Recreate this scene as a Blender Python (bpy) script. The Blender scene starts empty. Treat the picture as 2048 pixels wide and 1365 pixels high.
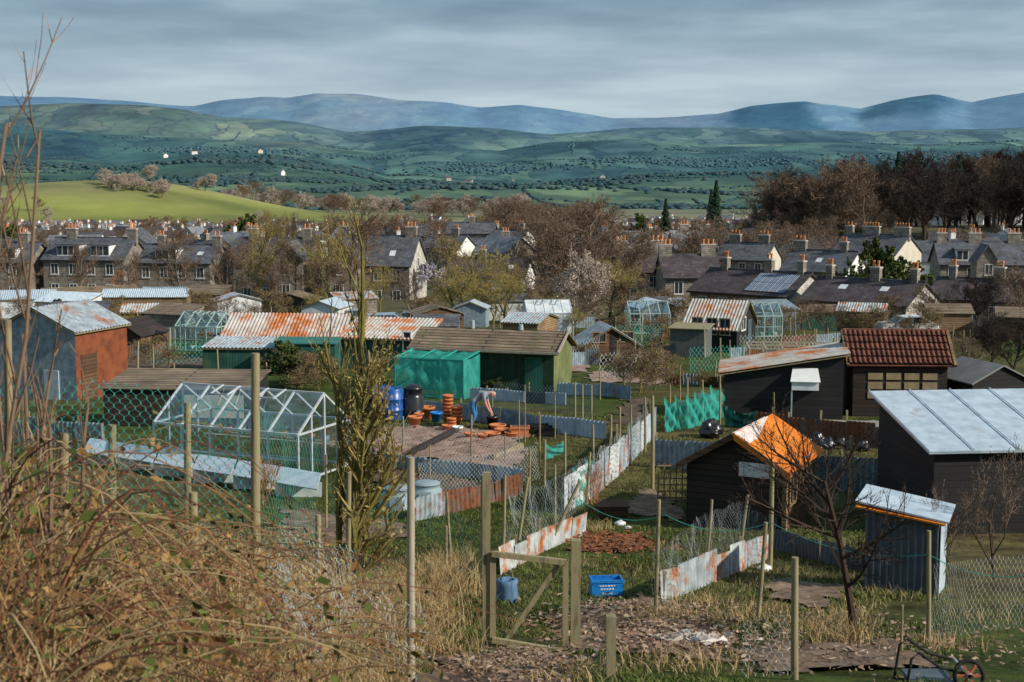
import bpy, math, random
import numpy as np
from mathutils import Vector, Matrix
R=random.Random(11); NR=np.random.RandomState(5)
sc=bpy.context.scene
sc.view_settings.view_transform='Standard'
try: sc.view_settings.look='None'
except Exception: pass
F=2844.4; A=math.atan(342.5/F)
# ---------------------------------------------------------------- terrain
def zat(py,Y): return -Y*math.tan(A+math.atan((py-682.5)/F))
def sst(a,b,x):
    t=np.clip((np.asarray(x,float)-a)/(b-a),0,1); return t*t*(3-2*t)
prof=[(-60,5.0),(-30,2.5),(0,-1.8),(5,-3.0)]+[(Y,zat(p,Y)) for Y,p in [(12.9,1365),(16,1295),(22,1190),(32,1050),(46,850),(62,775),(78,720),(110,657),(150,622),(190,600),(240,566),(300,540),(500,505),(800,472),(1200,446),(1600,427),(2500,402),(3500,390)]]+[(30000,-300)]
PYS=np.array([a for a,b in prof]); PZS=np.array([b for a,b in prof])
ridges=[
(3300,1000,[(-2000,310),(0,302),(120,312),(250,322),(400,303),(550,305),(700,330),(780,352),(850,352),(950,362),(1100,368),(1300,352),(1500,342),(1700,347),(2048,345),(4000,340)]),
(5200,1500,[(-2000,240),(0,250),(200,272),(400,276),(600,285),(750,302),(850,292),(1000,300),(1100,287),(1250,282),(1400,292),(1600,287),(1800,292),(2048,282),(4000,270)]),
(8000,2200,[(-2000,200),(0,214),(150,211),(300,214),(380,224),(450,240),(600,250),(700,268),(850,254),(1000,258),(1100,268),(1250,260),(1500,258),(1700,266),(2048,262),(4000,250)]),
(12500,3500,[(-2000,190),(0,196),(200,206),(400,216),(450,205),(530,198),(580,201),(640,190),(720,193),(800,204),(900,210),(960,219),(1040,216),(1100,224),(1220,243),(1350,238),(1430,233),(1500,216),(1600,203),(1660,210),(1710,217),(1780,200),(1860,190),(1930,205),(2048,187),(4000,200)])]
def fb(x,y,s,seed=0):
    r=0;a=1
    for k in range(5):
        f=2**k/s; ph=seed*1.7+k*2.3
        r=r+a*(np.sin(x*f+ph+1.3*np.sin(y*f*.7+ph))*np.cos(y*f*1.1-ph*1.3+1.1*np.sin(x*f*.8)))
        a*=.5
    return r
def H(x,y):
    x=np.asarray(x,float); y=np.asarray(y,float)
    z=np.interp(y,PYS,PZS)
    z=z+1.15*sst(-.4,-3.4,x)*(1-sst(13,25,y))
    z=z-3.2*sst(15,40,x)*sst(100,140,y)*(1-sst(230,330,y))
    z=z+9*sst(70,130,x)*sst(370,480,y)*(1-sst(560,700,y))
    sx=np.where(x<-335,120,85)
    z=z+31*np.exp(-((x+335)/sx)**2*.5-((y-1300)/150)**2*.5)
    z=z+14*np.exp(-((x+520)/120)**2*.5-((y-1250)/150)**2*.5)
    z=z+30*np.exp(-((x+40)/330)**2*.5-((y-2450)/160)**2*.5)
    z=z+fb(x,y,6.0,1)*.04*(1-sst(50,90,y))+fb(x,y,260,2)*3.0*sst(1500,2600,y)
    px=1024+F*x/np.maximum(y,1)
    base=z
    for i,(y0,w,tab) in enumerate(ridges):
        py=np.interp(px,[t[0] for t in tab],[t[1] for t in tab])
        zc=y0*(340-py)/F+fb(x,y,420+i*120,i+5)*y0*.0014
        bell=sst(y0-w,y0,y)*(1-.6*sst(y0,y0+w,y))
        z=np.maximum(z,base+(zc-base)*bell*(y<y0+w*1.3))
    return z
def h(x,y): return float(H(x,y))
def raydir(px,py):
    u=(px-1024)/F; v=(682.5-py)/F
    return (u, math.cos(A)+v*math.sin(A), -math.sin(A)+v*math.cos(A))
YS=np.concatenate([np.arange(6,70,.1),70*1.01**np.arange(0,420)])
def site(px,py,ymin=0):
    d=raydir(px,py); X=YS*d[0]/d[1]; Z=YS*d[2]/d[1]; g=H(X,YS)
    k=np.where((Z<=g)&(YS>=ymin))[0]
    if len(k)==0: k=[len(YS)-1]
    y=float(YS[k[0]]); x=y*d[0]/d[1]
    return Vector((x,y,h(x,y)))
def up(px,py,Y):
    d=raydir(px,py); return Vector((Y*d[0]/d[1],Y,Y*d[2]/d[1]))
def pos(px,Y):
    z=h(0,Y)
    for _ in range(3):
        x=(px-1024)/F*(Y*math.cos(A)-z*math.sin(A)); z=h(x,Y)
    return Vector((x,Y,z))
# ---------------------------------------------------------------- materials
MC={}
def newmat(name):
    m=bpy.data.materials.new(name); m.use_nodes=True; nt=m.node_tree
    b=nt.nodes['Principled BSDF']; return m,nt,b
def c4(c): return (c[0],c[1],c[2],1)
def ramp(nt,cols,lo=.3,hi=.7):
    r=nt.nodes.new('ShaderNodeValToRGB'); e=r.color_ramp.elements
    n=len(cols)
    while len(e)<n: e.new(.5)
    for i,c in enumerate(cols):
        e[i].position=lo+(hi-lo)*i/max(1,n-1); e[i].color=c4(c)
    return r
def noise(nt,scale,detail=6,stretch=(1,1,1),coord='Object',rough=.6):
    t=nt.nodes.new('ShaderNodeTexCoord'); mp=nt.nodes.new('ShaderNodeMapping'); mp.inputs['Scale'].default_value=stretch
    n=nt.nodes.new('ShaderNodeTexNoise'); n.inputs['Scale'].default_value=scale; n.inputs['Detail'].default_value=detail; n.inputs['Roughness'].default_value=rough
    nt.links.new(t.outputs[coord],mp.inputs[0]); nt.links.new(mp.outputs[0],n.inputs['Vector']); return n
def mixc(nt,a,b,fac,mode='MIX'):
    m=nt.nodes.new('ShaderNodeMix'); m.data_type='RGBA'; m.blend_type=mode
    for s,v in ((m.inputs[6],a),(m.inputs[7],b),(m.inputs[0],fac)):
        if hasattr(v,'links'): nt.links.new(v,s)
        elif isinstance(v,(int,float)): s.default_value=v
        else: s.default_value=c4(v)
    return m.outputs[2]
def M(name,cols,scale=2,rough=.85,bump=0,stretch=(1,1,1),metal=0,island=0,lo=.3,hi=.7,spec=.3):
    if name in MC: return MC[name]
    m,nt,b=newmat(name); n=noise(nt,scale,stretch=stretch); r=ramp(nt,cols,lo,hi); out=r.outputs[0]
    if island:
        g=nt.nodes.new('ShaderNodeNewGeometry'); nt.links.new(g.outputs['Random Per Island'],r.inputs[0])
        for i,e in enumerate(r.color_ramp.elements): e.position=i/(len(cols)-1)
    else: nt.links.new(n.outputs[0],r.inputs[0])
    nt.links.new(out,b.inputs['Base Color']); b.inputs['Roughness'].default_value=rough; b.inputs['Metallic'].default_value=metal
    b.inputs['Specular IOR Level'].default_value=spec
    if bump:
        bp=nt.nodes.new('ShaderNodeBump'); bp.inputs['Strength'].default_value=bump; n2=noise(nt,scale*6)
        nt.links.new(n2.outputs[0],bp.inputs['Height']); nt.links.new(bp.outputs[0],b.inputs['Normal'])
    MC[name]=m; return m
def rusty(name,base,base2,rust,rust2,amt,scale=1.0,metal=.0,stretch=(1,1,1)):
    if name in MC: return MC[name]
    m,nt,b=newmat(name)
    n1=noise(nt,scale,8,stretch,rough=.7); n2=noise(nt,scale*7,6); n3=noise(nt,scale*3,6)
    f=ramp(nt,[(0,0,0),(1,1,1)],.5+(.5-amt)*.5-.04,.5+(.5-amt)*.5+.07)
    nt.links.new(n1.outputs[0],f.inputs[0])
    ra=ramp(nt,[base2,base],.35,.65); nt.links.new(n3.outputs[0],ra.inputs[0])
    rb=ramp(nt,[rust2,rust],.35,.6); nt.links.new(n2.outputs[0],rb.inputs[0])
    nt.links.new(mixc(nt,ra.outputs[0],rb.outputs[0],f.outputs[0]),b.inputs['Base Color'])
    b.inputs['Roughness'].default_value=.6; b.inputs['Metallic'].default_value=metal; MC[name]=m; return m
def bricky(name,c1,c2,mort,bw,rh,ms=.012,moss=None,mossamt=.4,rough=.85,scale=.7,bump=.4):
    if name in MC: return MC[name]
    m,nt,b=newmat(name)
    t=nt.nodes.new('ShaderNodeTexCoord'); br=nt.nodes.new('ShaderNodeTexBrick')
    nt.links.new(t.outputs['UV'],br.inputs['Vector'])
    br.inputs['Scale'].default_value=1; br.inputs['Color1'].default_value=c4(c1); br.inputs['Color2'].default_value=c4(c2); br.inputs['Mortar'].default_value=c4(mort)
    br.inputs['Brick Width'].default_value=bw; br.inputs['Row Height'].default_value=rh; br.inputs['Mortar Size'].default_value=ms
    n=noise(nt,scale,8); rr=ramp(nt,[(.5,.5,.5),(1.4,1.4,1.4)],.3,.7); nt.links.new(n.outputs[0],rr.inputs[0])
    o=mixc(nt,br.outputs[0],rr.outputs[0],1.0,'MULTIPLY')
    if moss:
        n2=noise(nt,scale*2.3,8); f=ramp(nt,[(0,0,0),(1,1,1)],.62-mossamt*.25,.7); nt.links.new(n2.outputs[0],f.inputs[0]); o=mixc(nt,o,moss,f.outputs[0])
    nt.links.new(o,b.inputs['Base Color']); b.inputs['Roughness'].default_value=rough
    bp=nt.nodes.new('ShaderNodeBump'); bp.inputs['Strength'].default_value=bump; bp.inputs['Distance'].default_value=.02
    nt.links.new(br.outputs['Fac'],bp.inputs['Height']); bp.invert=True; nt.links.new(bp.outputs[0],b.inputs['Normal'])
    MC[name]=m; return m
wood_post=M('weathered_wood',[(.12,.10,.055),(.30,.25,.15),(.24,.24,.11)],3,.9,.3,(6,6,.8))
wood_pale=M('pale_wood',[(.26,.22,.16),(.46,.41,.31)],3,.9,.3,(6,6,.8))
wood_dark=bricky('dark_planks',(.022,.015,.012),(.04,.026,.02),(.006,.005,.005),4,.14)
wood_black=bricky('black_planks',(.009,.009,.011),(.017,.016,.018),(.003,.003,.003),4,.16)
wood_brown=bricky('brown_planks',(.12,.06,.03),(.18,.09,.045),(.03,.02,.01),4,.15)
wood_tan=bricky('tan_planks',(.22,.14,.07),(.30,.20,.11),(.05,.03,.02),4,.15)
wood_green=bricky('green_planks',(.012,.085,.065),(.02,.12,.09),(.006,.04,.03),.15,5,moss=(.08,.12,.04))
wood_dkgreen=bricky('dark_green_planks',(.01,.035,.02),(.018,.055,.028),(.004,.015,.01),.15,5,moss=(.05,.08,.03))
wood_lime=bricky('lime_planks',(.13,.16,.06),(.18,.20,.075),(.03,.05,.02),.18,5)
felt_brown=bricky('roof_battens',(.19,.13,.085),(.28,.21,.14),(.05,.035,.025),6,.24,.035,moss=(.12,.12,.05),mossamt=.3)
slate=bricky('slate_roof',(.070,.077,.095),(.115,.122,.145),(.03,.03,.038),.5,.3,.02,moss=(.16,.16,.12),mossamt=.2)
slate_p=bricky('purple_slate_roof',(.052,.038,.046),(.088,.067,.076),(.02,.018,.02),.5,.3,.02,moss=(.12,.11,.08),mossamt=.15)
slate_l=bricky('pale_slate_roof',(.16,.175,.20),(.23,.25,.28),(.09,.095,.11),.5,.3,.02,moss=(.2,.2,.15),mossamt=.2)
stone=bricky('grey_stone',(.19,.165,.135),(.30,.265,.22),(.11,.10,.085),.5,.25,.02,scale=1.2)
stone_l=bricky('pale_limestone',(.44,.42,.38),(.58,.55,.50),(.30,.28,.26),.5,.25,.02,scale=1.2)
white_r=M('white_render',[(.66,.66,.64),(.82,.81,.78)],.6)
cream_r=M('cream_render',[(.50,.46,.38),(.64,.59,.50)],.6)
white_p=M('white_paint',[(.68,.70,.70),(.82,.82,.82)],3,.5)
dirtyw=M('dirty_white',[(.36,.41,.43),(.62,.66,.68),(.74,.75,.74)],1.5,.6)
trim=M('stone_trim',[(.42,.40,.36),(.52,.50,.46)],2)
glassd=M('window_glass',[(.015,.02,.028),(.05,.06,.07)],.8,.08,spec=.8)
terra=M('terracotta',[(.46,.14,.05),(.64,.23,.09)],4,.75,.1)
potterra=M('chimney_pot_clay',[(.48,.15,.05),(.66,.28,.12)],2)
rust_or=rusty('rusted_orange_sheet',(.62,.58,.54),(.42,.36,.32),(.62,.19,.035),(.32,.09,.025),.56,.45,stretch=(1,.5,1))
rust_mix=rusty('rusted_white_sheet',(.56,.60,.60),(.30,.35,.37),(.52,.16,.035),(.20,.07,.03),.47,1.3)
rust_some=rusty('galvanised_rust_sheet',(.42,.48,.52),(.22,.27,.31),(.42,.14,.04),(.2,.07,.03),.36,1.1)
rust_brown=rusty('brown_rust_sheet',(.17,.15,.13),(.09,.08,.08),(.24,.085,.035),(.09,.035,.02),.7,1.3)
rust_roof=rusty('rust_streak_roof',(.56,.54,.50),(.40,.36,.32),(.58,.20,.06),(.34,.11,.04),.48,.8)
galv=rusty('galvanised_sheet',(.30,.38,.44),(.13,.18,.22),(.24,.12,.07),(.12,.08,.06),.2,1.3)
galv_w=rusty('pale_galvanised_sheet',(.50,.59,.67),(.34,.43,.51),(.30,.17,.10),(.2,.12,.08),.2,1.0)
galv_d=rusty('dark_galvanised_sheet',(.09,.12,.15),(.05,.07,.09),(.12,.06,.04),(.06,.03,.03),.3,.9)
orange_f=M('orange_roof_felt',[(.52,.13,.012),(.66,.19,.018),(.82,.27,.03)],1.1,.8,.25)
pink_f=rusty('pink_white_felt',(.76,.72,.70),(.62,.46,.42),(.72,.26,.08),(.6,.18,.05),.34,2.6)
tile_red=M('clay_tiles',[(.07,.028,.02),(.16,.06,.04),(.27,.105,.065)],2.5,.85,.2)
teal_net=M('teal_netting',[(.01,.24,.20),(.03,.38,.32)],3,.8)
teal_wire=M('green_coated_wire',[(.02,.22,.18),(.07,.36,.30)],3,.6)
grey_wire=M('galvanised_wire',[(.28,.34,.37),(.48,.53,.56)],3,.5,metal=.2)
alu=M('aluminium_frame',[(.50,.55,.58),(.70,.74,.76)],3,.4,metal=.3)
blue_pl=M('blue_plastic',[(.01,.07,.30),(.02,.12,.42)],3,.35,spec=.5)
blue_cr=M('bright_blue_plastic',[(.01,.17,.55),(.02,.24,.66)],3,.4,spec=.5)
black_pl=M('black_plastic',[(.008,.008,.01),(.02,.02,.024)],3,.3,spec=.6)
grey_pl=M('grey_plastic',[(.20,.28,.32),(.32,.40,.44)],3,.5)
soil_tan=M('dry_soil',[(.18,.11,.085),(.33,.22,.17),(.40,.28,.22)],2.2,.95,.8)
soil_dk=M('dark_soil',[(.04,.027,.02),(.10,.065,.045),(.17,.12,.08)],3,.95,.8)
chips=M('bark_chips',[(.10,.055,.035),(.25,.16,.11),(.42,.32,.24)],1,.9,island=1)
tyre=M('tyre_rubber',[(.01,.01,.01),(.02,.02,.02)],4,.8)
carpaint=M('silver_car_paint',[(.40,.46,.52),(.48,.53,.58)],1,.25,metal=.4,spec=.6)
concrete=M('concrete_slab',[(.24,.23,.21),(.36,.34,.31)],2,.9,.2)
bark_m=M('mossy_bark',[(.06,.055,.02),(.16,.14,.04),(.22,.20,.05)],6,.9,.4)
bark_g=M('grey_bark',[(.10,.08,.06),(.22,.18,.13)],4,.9,.2)
bark_y=M('ochre_twigs',[(.19,.14,.05),(.36,.27,.10),(.28,.25,.08)],1,.9,island=1)
bark_b=M('brown_twigs',[(.10,.065,.045),(.22,.145,.10),(.16,.12,.075)],1,.9,island=1)
bark_p=M('pale_twigs',[(.34,.27,.23),(.52,.43,.37),(.42,.37,.28)],1,.9,island=1)
bark_r=M('dark_red_twigs',[(.024,.018,.015),(.062,.036,.027),(.038,.034,.024)],1,.9,island=1)
bark_o=M('orange_twigs',[(.35,.13,.04),(.50,.22,.08)],1,.9,island=1)
blossom=M('blossom',[(.46,.42,.50),(.60,.55,.62)],1,.9,island=1)
everg=M('evergreen_foliage',[(.012,.03,.018),(.03,.06,.03),(.02,.045,.03)],1,.9,island=1)
shrubg=M('shrub_leaves',[(.03,.055,.015),(.08,.11,.025),(.13,.14,.04)],1,.9,island=1)
grassm=M('grass_blades',[(.03,.055,.010),(.07,.11,.016),(.12,.15,.028),(.16,.15,.05),(.05,.085,.014)],1,.8,island=1)
strawm=M('dry_grass_blades',[(.18,.115,.045),(.40,.28,.13),(.50,.38,.20),(.26,.17,.08)],1,.9,island=1)
bramst=M('bramble_stems',[(.07,.04,.025),(.17,.05,.03),(.36,.19,.08),(.24,.10,.05),(.46,.34,.18),(.17,.14,.05),(.10,.06,.03)],1,.7,island=1)
bramlf=M('bramble_leaves',[(.04,.065,.015),(.11,.14,.025),(.24,.12,.04),(.34,.22,.08)],1,.8,island=1)
# ---------------------------------------------------------------- mesh builder
class MB:
    def __init__(s): s.v=[];s.f=[];s.m=[];s.sm=[];s.mats=[];s.M=None
    def mi(s,mat):
        if mat not in s.mats: s.mats.append(mat)
        return s.mats.index(mat)
    def add(s,vs,fs,mat,smooth=False):
        o=len(s.v)
        if s.M is not None: vs=[s.M@Vector(v) for v in vs]
        s.v.extend([tuple(v) for v in vs]); i=s.mi(mat)
        for f in fs: s.f.append([o+k for k in f]); s.m.append(i); s.sm.append(smooth)
    def poly(s,pts,mat): s.add(pts,[list(range(len(pts)))],mat)
    def box(s,x0,x1,y0,y1,z0,z1,mat):
        s.add([(x0,y0,z0),(x1,y0,z0),(x1,y1,z0),(x0,y1,z0),(x0,y0,z1),(x1,y0,z1),(x1,y1,z1),(x0,y1,z1)],
              [(0,3,2,1),(4,5,6,7),(0,1,5,4),(1,2,6,5),(2,3,7,6),(3,0,4,7)],mat)
    def slab(s,q,t,mat):
        q=[Vector(p) for p in q]; n=(q[1]-q[0]).cross(q[3]-q[0]).normalized()
        if n.z<0: n=-n; q=q[::-1]
        lo=[p-n*t for p in q]; s.add(q+lo,[(0,1,2,3),(7,6,5,4),(0,4,5,1),(1,5,6,2),(2,6,7,3),(3,7,4,0)],mat)
    def path(s,pts,rad,mat,n=6,cap=True,smooth=True):
        pts=[Vector(p) for p in pts]; vs=[]; fs=[]
        for i,p in enumerate(pts):
            d=(pts[min(i+1,len(pts)-1)]-pts[max(i-1,0)]).normalized()
            a=Vector((0,0,1)) if abs(d.z)<.9 else Vector((1,0,0))
            u=d.cross(a).normalized(); w=d.cross(u)
            r=rad[i] if hasattr(rad,'__len__') else rad
            for k in range(n):
                t=2*math.pi*k/n; vs.append(p+u*(r*math.cos(t))+w*(r*math.sin(t)))
        for i in range(len(pts)-1):
            for k in range(n): fs.append((i*n+k,i*n+(k+1)%n,(i+1)*n+(k+1)%n,(i+1)*n+k))
        s.add(vs,fs,mat,smooth and n>4)
        if cap:
            m=len(pts)-1; s.add(vs[m*n:],[list(range(n))],mat)
    def bar(s,a,b,w,mat,w2=None):
        a=Vector(a);b=Vector(b);d=(b-a).normalized(); up_=Vector((0,0,1)) if abs(d.z)<.95 else Vector((0,1,0))
        u=d.cross(up_).normalized()*w/2; v=d.cross(u).normalized()*(w2 or w)/2
        vs=[a-u-v,a+u-v,a+u+v,a-u+v,b-u-v,b+u-v,b+u+v,b-u+v]
        s.add(vs,[(0,3,2,1),(4,5,6,7),(0,1,5,4),(1,2,6,5),(2,3,7,6),(3,0,4,7)],mat)
    def corr(s,p00,p10,p11,p01,mat,period=.16,amp=.022):
        p00,p10,p11,p01=[Vector(p) for p in (p00,p10,p11,p01)]
        n=(p10-p00).cross(p01-p00).normalized(); L=(p10-p00).length; k=max(4,int(L/period*6)); vs=[];fs=[]
        for i in range(k+1):
            t=i/k; o=n*(amp*math.sin(t*L/period*2*math.pi)); vs+= [p00.lerp(p10,t)+o,p01.lerp(p11,t)+o]
        for i in range(k): fs.append((2*i,2*i+2,2*i+3,2*i+1))
        s.add(vs,fs,mat,True)
    def lathe(s,c,prof,mat,n=16):
        c=Vector(c); vs=[];fs=[]
        for r,z in prof:
            for k in range(n):
                t=2*math.pi*k/n; vs.append(c+Vector((r*math.cos(t),r*math.sin(t),z)))
        for i in range(len(prof)-1):
            for k in range(n): fs.append((i*n+k,i*n+(k+1)%n,(i+1)*n+(k+1)%n,(i+1)*n+k))
        s.add(vs,fs,mat,True)
    def obj(s,name,parent=None,loc=None,yaw=0):
        me=bpy.data.meshes.new(name); me.from_pydata(s.v,[],s.f)
        for m in s.mats: me.materials.append(m)
        me.polygons.foreach_set('material_index',s.m); me.polygons.foreach_set('use_smooth',s.sm)
        if len(s.f)<120000: boxuv(me)
        me.update(); o=bpy.data.objects.new(name,me); sc.collection.objects.link(o)
        if parent: o.parent=parent
        if loc is not None: o.location=loc
        o.rotation_euler[2]=yaw; return o
def boxuv(me):
    uv=me.uv_layers.new(name='UVMap'); nl=len(me.loops)
    if nl==0: return
    co=np.empty(len(me.vertices)*3); me.vertices.foreach_get('co',co); co=co.reshape(-1,3)
    lv=np.empty(nl,int); me.loops.foreach_get('vertex_index',lv)
    nm=np.empty(len(me.polygons)*3); me.polygons.foreach_get('normal',nm); nm=nm.reshape(-1,3)
    lt=np.empty(len(me.polygons),int); me.polygons.foreach_get('loop_total',lt)
    N=np.repeat(nm,lt,axis=0); t=np.stack([-N[:,1],N[:,0],0*N[:,0]],1); L=np.linalg.norm(t,axis=1)
    bad=L<1e-3; t[bad]=(1,0,0); t/=np.linalg.norm(t,axis=1)[:,None]; b=np.cross(N,t)
    P=co[lv]; u=np.stack([(P*t).sum(1),(P*b).sum(1)],1); uv.data.foreach_set('uv',u.astype(np.float32).ravel())
def empty(name,loc=(0,0,0),yaw=0):
    e=bpy.data.objects.new(name,None); sc.collection.objects.link(e); e.location=loc; e.rotation_euler[2]=yaw; e.empty_display_size=.2; return e
def bulk(name,V,Fc,mats,mi=None,parent=None,smooth=False):
    me=bpy.data.meshes.new(name); V=np.asarray(V,np.float32); Fc=np.asarray(Fc,np.int32); k=Fc.shape[1]; n=len(Fc)
    me.vertices.add(len(V)); me.vertices.foreach_set('co',V.ravel()); me.loops.add(n*k); me.loops.foreach_set('vertex_index',Fc.ravel())
    me.polygons.add(n); me.polygons.foreach_set('loop_start',np.arange(n)*k)
    try: me.polygons.foreach_set('loop_total',np.full(n,k))
    except Exception: pass
    for m in mats: me.materials.append(m)
    if mi is not None: me.polygons.foreach_set('material_index',np.asarray(mi,np.int32))
    if smooth: me.polygons.foreach_set('use_smooth',np.ones(n,bool))
    me.update(calc_edges=True); o=bpy.data.objects.new(name,me); sc.collection.objects.link(o)
    if parent: o.parent=parent
    return o
# ---------------------------------------------------------------- ground sheet
rows=np.concatenate([np.arange(-60,0,4),np.arange(0,64,.5),64*1.018**np.arange(0,335)])
NC=361; U=np.linspace(-1,1,NC); U=np.sign(U)*np.abs(U)**1.25
YY=np.repeat(rows[:,None],NC,1); XX=U[None,:]*(40+np.abs(YY)*.8)
ZZ=H(XX,YY); nr=len(rows)
idx=np.arange(nr*NC).reshape(nr,NC)
Fq=np.stack([idx[:-1,:-1],idx[:-1,1:],idx[1:,1:],idx[1:,:-1]],-1).reshape(-1,4)
gm,nt,b=newmat('ground_cover')
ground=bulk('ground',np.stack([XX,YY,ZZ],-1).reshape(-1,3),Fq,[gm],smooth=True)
def tint(col,t,c): t=np.clip(t,0,1)[...,None]; return col*(1-t)+np.array(c)*t
col=np.zeros(XX.shape+(3,))+np.array((.062,.085,.02))
PXg=1024+F*XX/np.maximum(YY,1)
w=np.clip(fb(XX,YY,5,3)*.8+.4,0,1)*(1-sst(60,90,YY)); col=tint(col,w*.7,(.14,.10,.055))
col=tint(col,sst(-.2,-2.2,XX)*(1-sst(22,30,YY)),(.14,.09,.045))
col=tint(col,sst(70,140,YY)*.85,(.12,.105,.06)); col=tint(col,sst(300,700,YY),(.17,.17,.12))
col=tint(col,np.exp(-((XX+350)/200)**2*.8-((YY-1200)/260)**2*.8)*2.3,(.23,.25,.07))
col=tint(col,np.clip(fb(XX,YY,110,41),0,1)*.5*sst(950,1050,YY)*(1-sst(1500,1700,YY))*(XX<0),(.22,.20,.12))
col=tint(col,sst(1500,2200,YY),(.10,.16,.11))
col=tint(col,sst(2500,3300,YY),(.040,.100,.115))  # from here on, aerial haze is painted into hill colours, bluer with distance
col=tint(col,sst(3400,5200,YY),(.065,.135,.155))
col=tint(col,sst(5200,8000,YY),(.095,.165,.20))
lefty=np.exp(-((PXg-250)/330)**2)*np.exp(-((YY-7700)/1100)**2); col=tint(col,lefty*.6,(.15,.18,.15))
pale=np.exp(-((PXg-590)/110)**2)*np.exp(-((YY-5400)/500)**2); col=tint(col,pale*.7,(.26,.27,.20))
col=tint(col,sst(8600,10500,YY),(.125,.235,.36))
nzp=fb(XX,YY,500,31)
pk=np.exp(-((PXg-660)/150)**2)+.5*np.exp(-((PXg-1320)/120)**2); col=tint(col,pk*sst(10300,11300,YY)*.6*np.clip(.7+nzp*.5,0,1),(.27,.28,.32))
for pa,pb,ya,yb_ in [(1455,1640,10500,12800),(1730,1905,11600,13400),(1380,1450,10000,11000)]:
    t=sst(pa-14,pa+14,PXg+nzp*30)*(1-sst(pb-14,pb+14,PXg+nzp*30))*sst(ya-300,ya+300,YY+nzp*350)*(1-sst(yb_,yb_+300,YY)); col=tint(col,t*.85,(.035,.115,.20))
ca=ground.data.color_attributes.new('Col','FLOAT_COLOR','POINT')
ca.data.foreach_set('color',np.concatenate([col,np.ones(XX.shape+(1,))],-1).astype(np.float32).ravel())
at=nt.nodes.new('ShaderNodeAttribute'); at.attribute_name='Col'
geo=nt.nodes.new('ShaderNodeNewGeometry'); sp=nt.nodes.new('ShaderNodeSeparateXYZ'); nt.links.new(geo.outputs['Position'],sp.inputs[0])
def mrange(a,b_,src,c=0,d=1):
    m=nt.nodes.new('ShaderNodeMapRange'); m.inputs[1].default_value=a; m.inputs[2].default_value=b_; m.inputs[3].default_value=c; m.inputs[4].default_value=d; nt.links.new(src,m.inputs[0]); return m.outputs[0]
nn=noise(nt,1.1,9); r1=ramp(nt,[(.35,.3,.25),(.85,.85,.8),(1.4,1.4,1.1)],.3,.7); nt.links.new(nn.outputs[0],r1.inputs[0])
nf=noise(nt,.006,9); r2=ramp(nt,[(.6,.65,.7),(1.0,1.0,1.0),(1.4,1.35,1.2)],.35,.65); nt.links.new(nf.outputs[0],r2.inputs[0])
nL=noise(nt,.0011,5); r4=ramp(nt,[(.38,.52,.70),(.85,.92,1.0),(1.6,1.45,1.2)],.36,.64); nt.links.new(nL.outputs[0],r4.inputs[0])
mp=nt.nodes.new('ShaderNodeMapping'); mp.inputs['Scale'].default_value=(.0070,.0030,.0); nw=noise(nt,.004,3)
vm=nt.nodes.new('ShaderNodeVectorMath'); vm.operation='MULTIPLY_ADD'; nt.links.new(nw.outputs[1],vm.inputs[0]); vm.inputs[1].default_value=(320,320,0); nt.links.new(geo.outputs['Position'],vm.inputs[2]); nt.links.new(vm.outputs[0],mp.inputs[0])
vo=nt.nodes.new('ShaderNodeTexVoronoi'); vo.inputs['Scale'].default_value=1; nt.links.new(mp.outputs[0],vo.inputs['Vector'])
ve=nt.nodes.new('ShaderNodeTexVoronoi'); ve.feature='DISTANCE_TO_EDGE'; ve.inputs['Scale'].default_value=1; nt.links.new(mp.outputs[0],ve.inputs['Vector'])
sv=nt.nodes.new('ShaderNodeSeparateColor'); nt.links.new(vo.outputs['Color'],sv.inputs[0])
r3=ramp(nt,[(.70,.80,.9),(.95,1.0,.95),(1.1,1.08,.95),(1.75,1.5,1.2),(.85,1.0,.85),(1.35,1.25,1.15)],0,1); nt.links.new(sv.outputs[0],r3.inputs[0])
ed=mrange(.02,.05,ve.outputs['Distance'])
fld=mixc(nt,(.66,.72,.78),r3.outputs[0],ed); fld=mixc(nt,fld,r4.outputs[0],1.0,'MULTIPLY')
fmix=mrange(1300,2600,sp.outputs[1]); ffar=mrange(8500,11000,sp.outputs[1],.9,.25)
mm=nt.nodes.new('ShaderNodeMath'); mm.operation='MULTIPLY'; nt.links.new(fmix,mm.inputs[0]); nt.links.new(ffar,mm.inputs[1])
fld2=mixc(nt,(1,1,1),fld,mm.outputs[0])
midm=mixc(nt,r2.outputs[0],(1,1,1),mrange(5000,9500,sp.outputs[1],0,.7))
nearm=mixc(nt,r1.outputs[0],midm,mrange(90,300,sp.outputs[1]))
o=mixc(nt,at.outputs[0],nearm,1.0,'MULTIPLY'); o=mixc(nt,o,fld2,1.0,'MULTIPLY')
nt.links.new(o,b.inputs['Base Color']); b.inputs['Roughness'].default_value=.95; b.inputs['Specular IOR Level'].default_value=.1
bp=nt.nodes.new('ShaderNodeBump'); bp.inputs['Strength'].default_value=.6; bp.inputs['Distance'].default_value=.15; nb=noise(nt,3,8); nt.links.new(nb.outputs[0],bp.inputs['Height']); nt.links.new(bp.outputs[0],b.inputs['Normal'])

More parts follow.
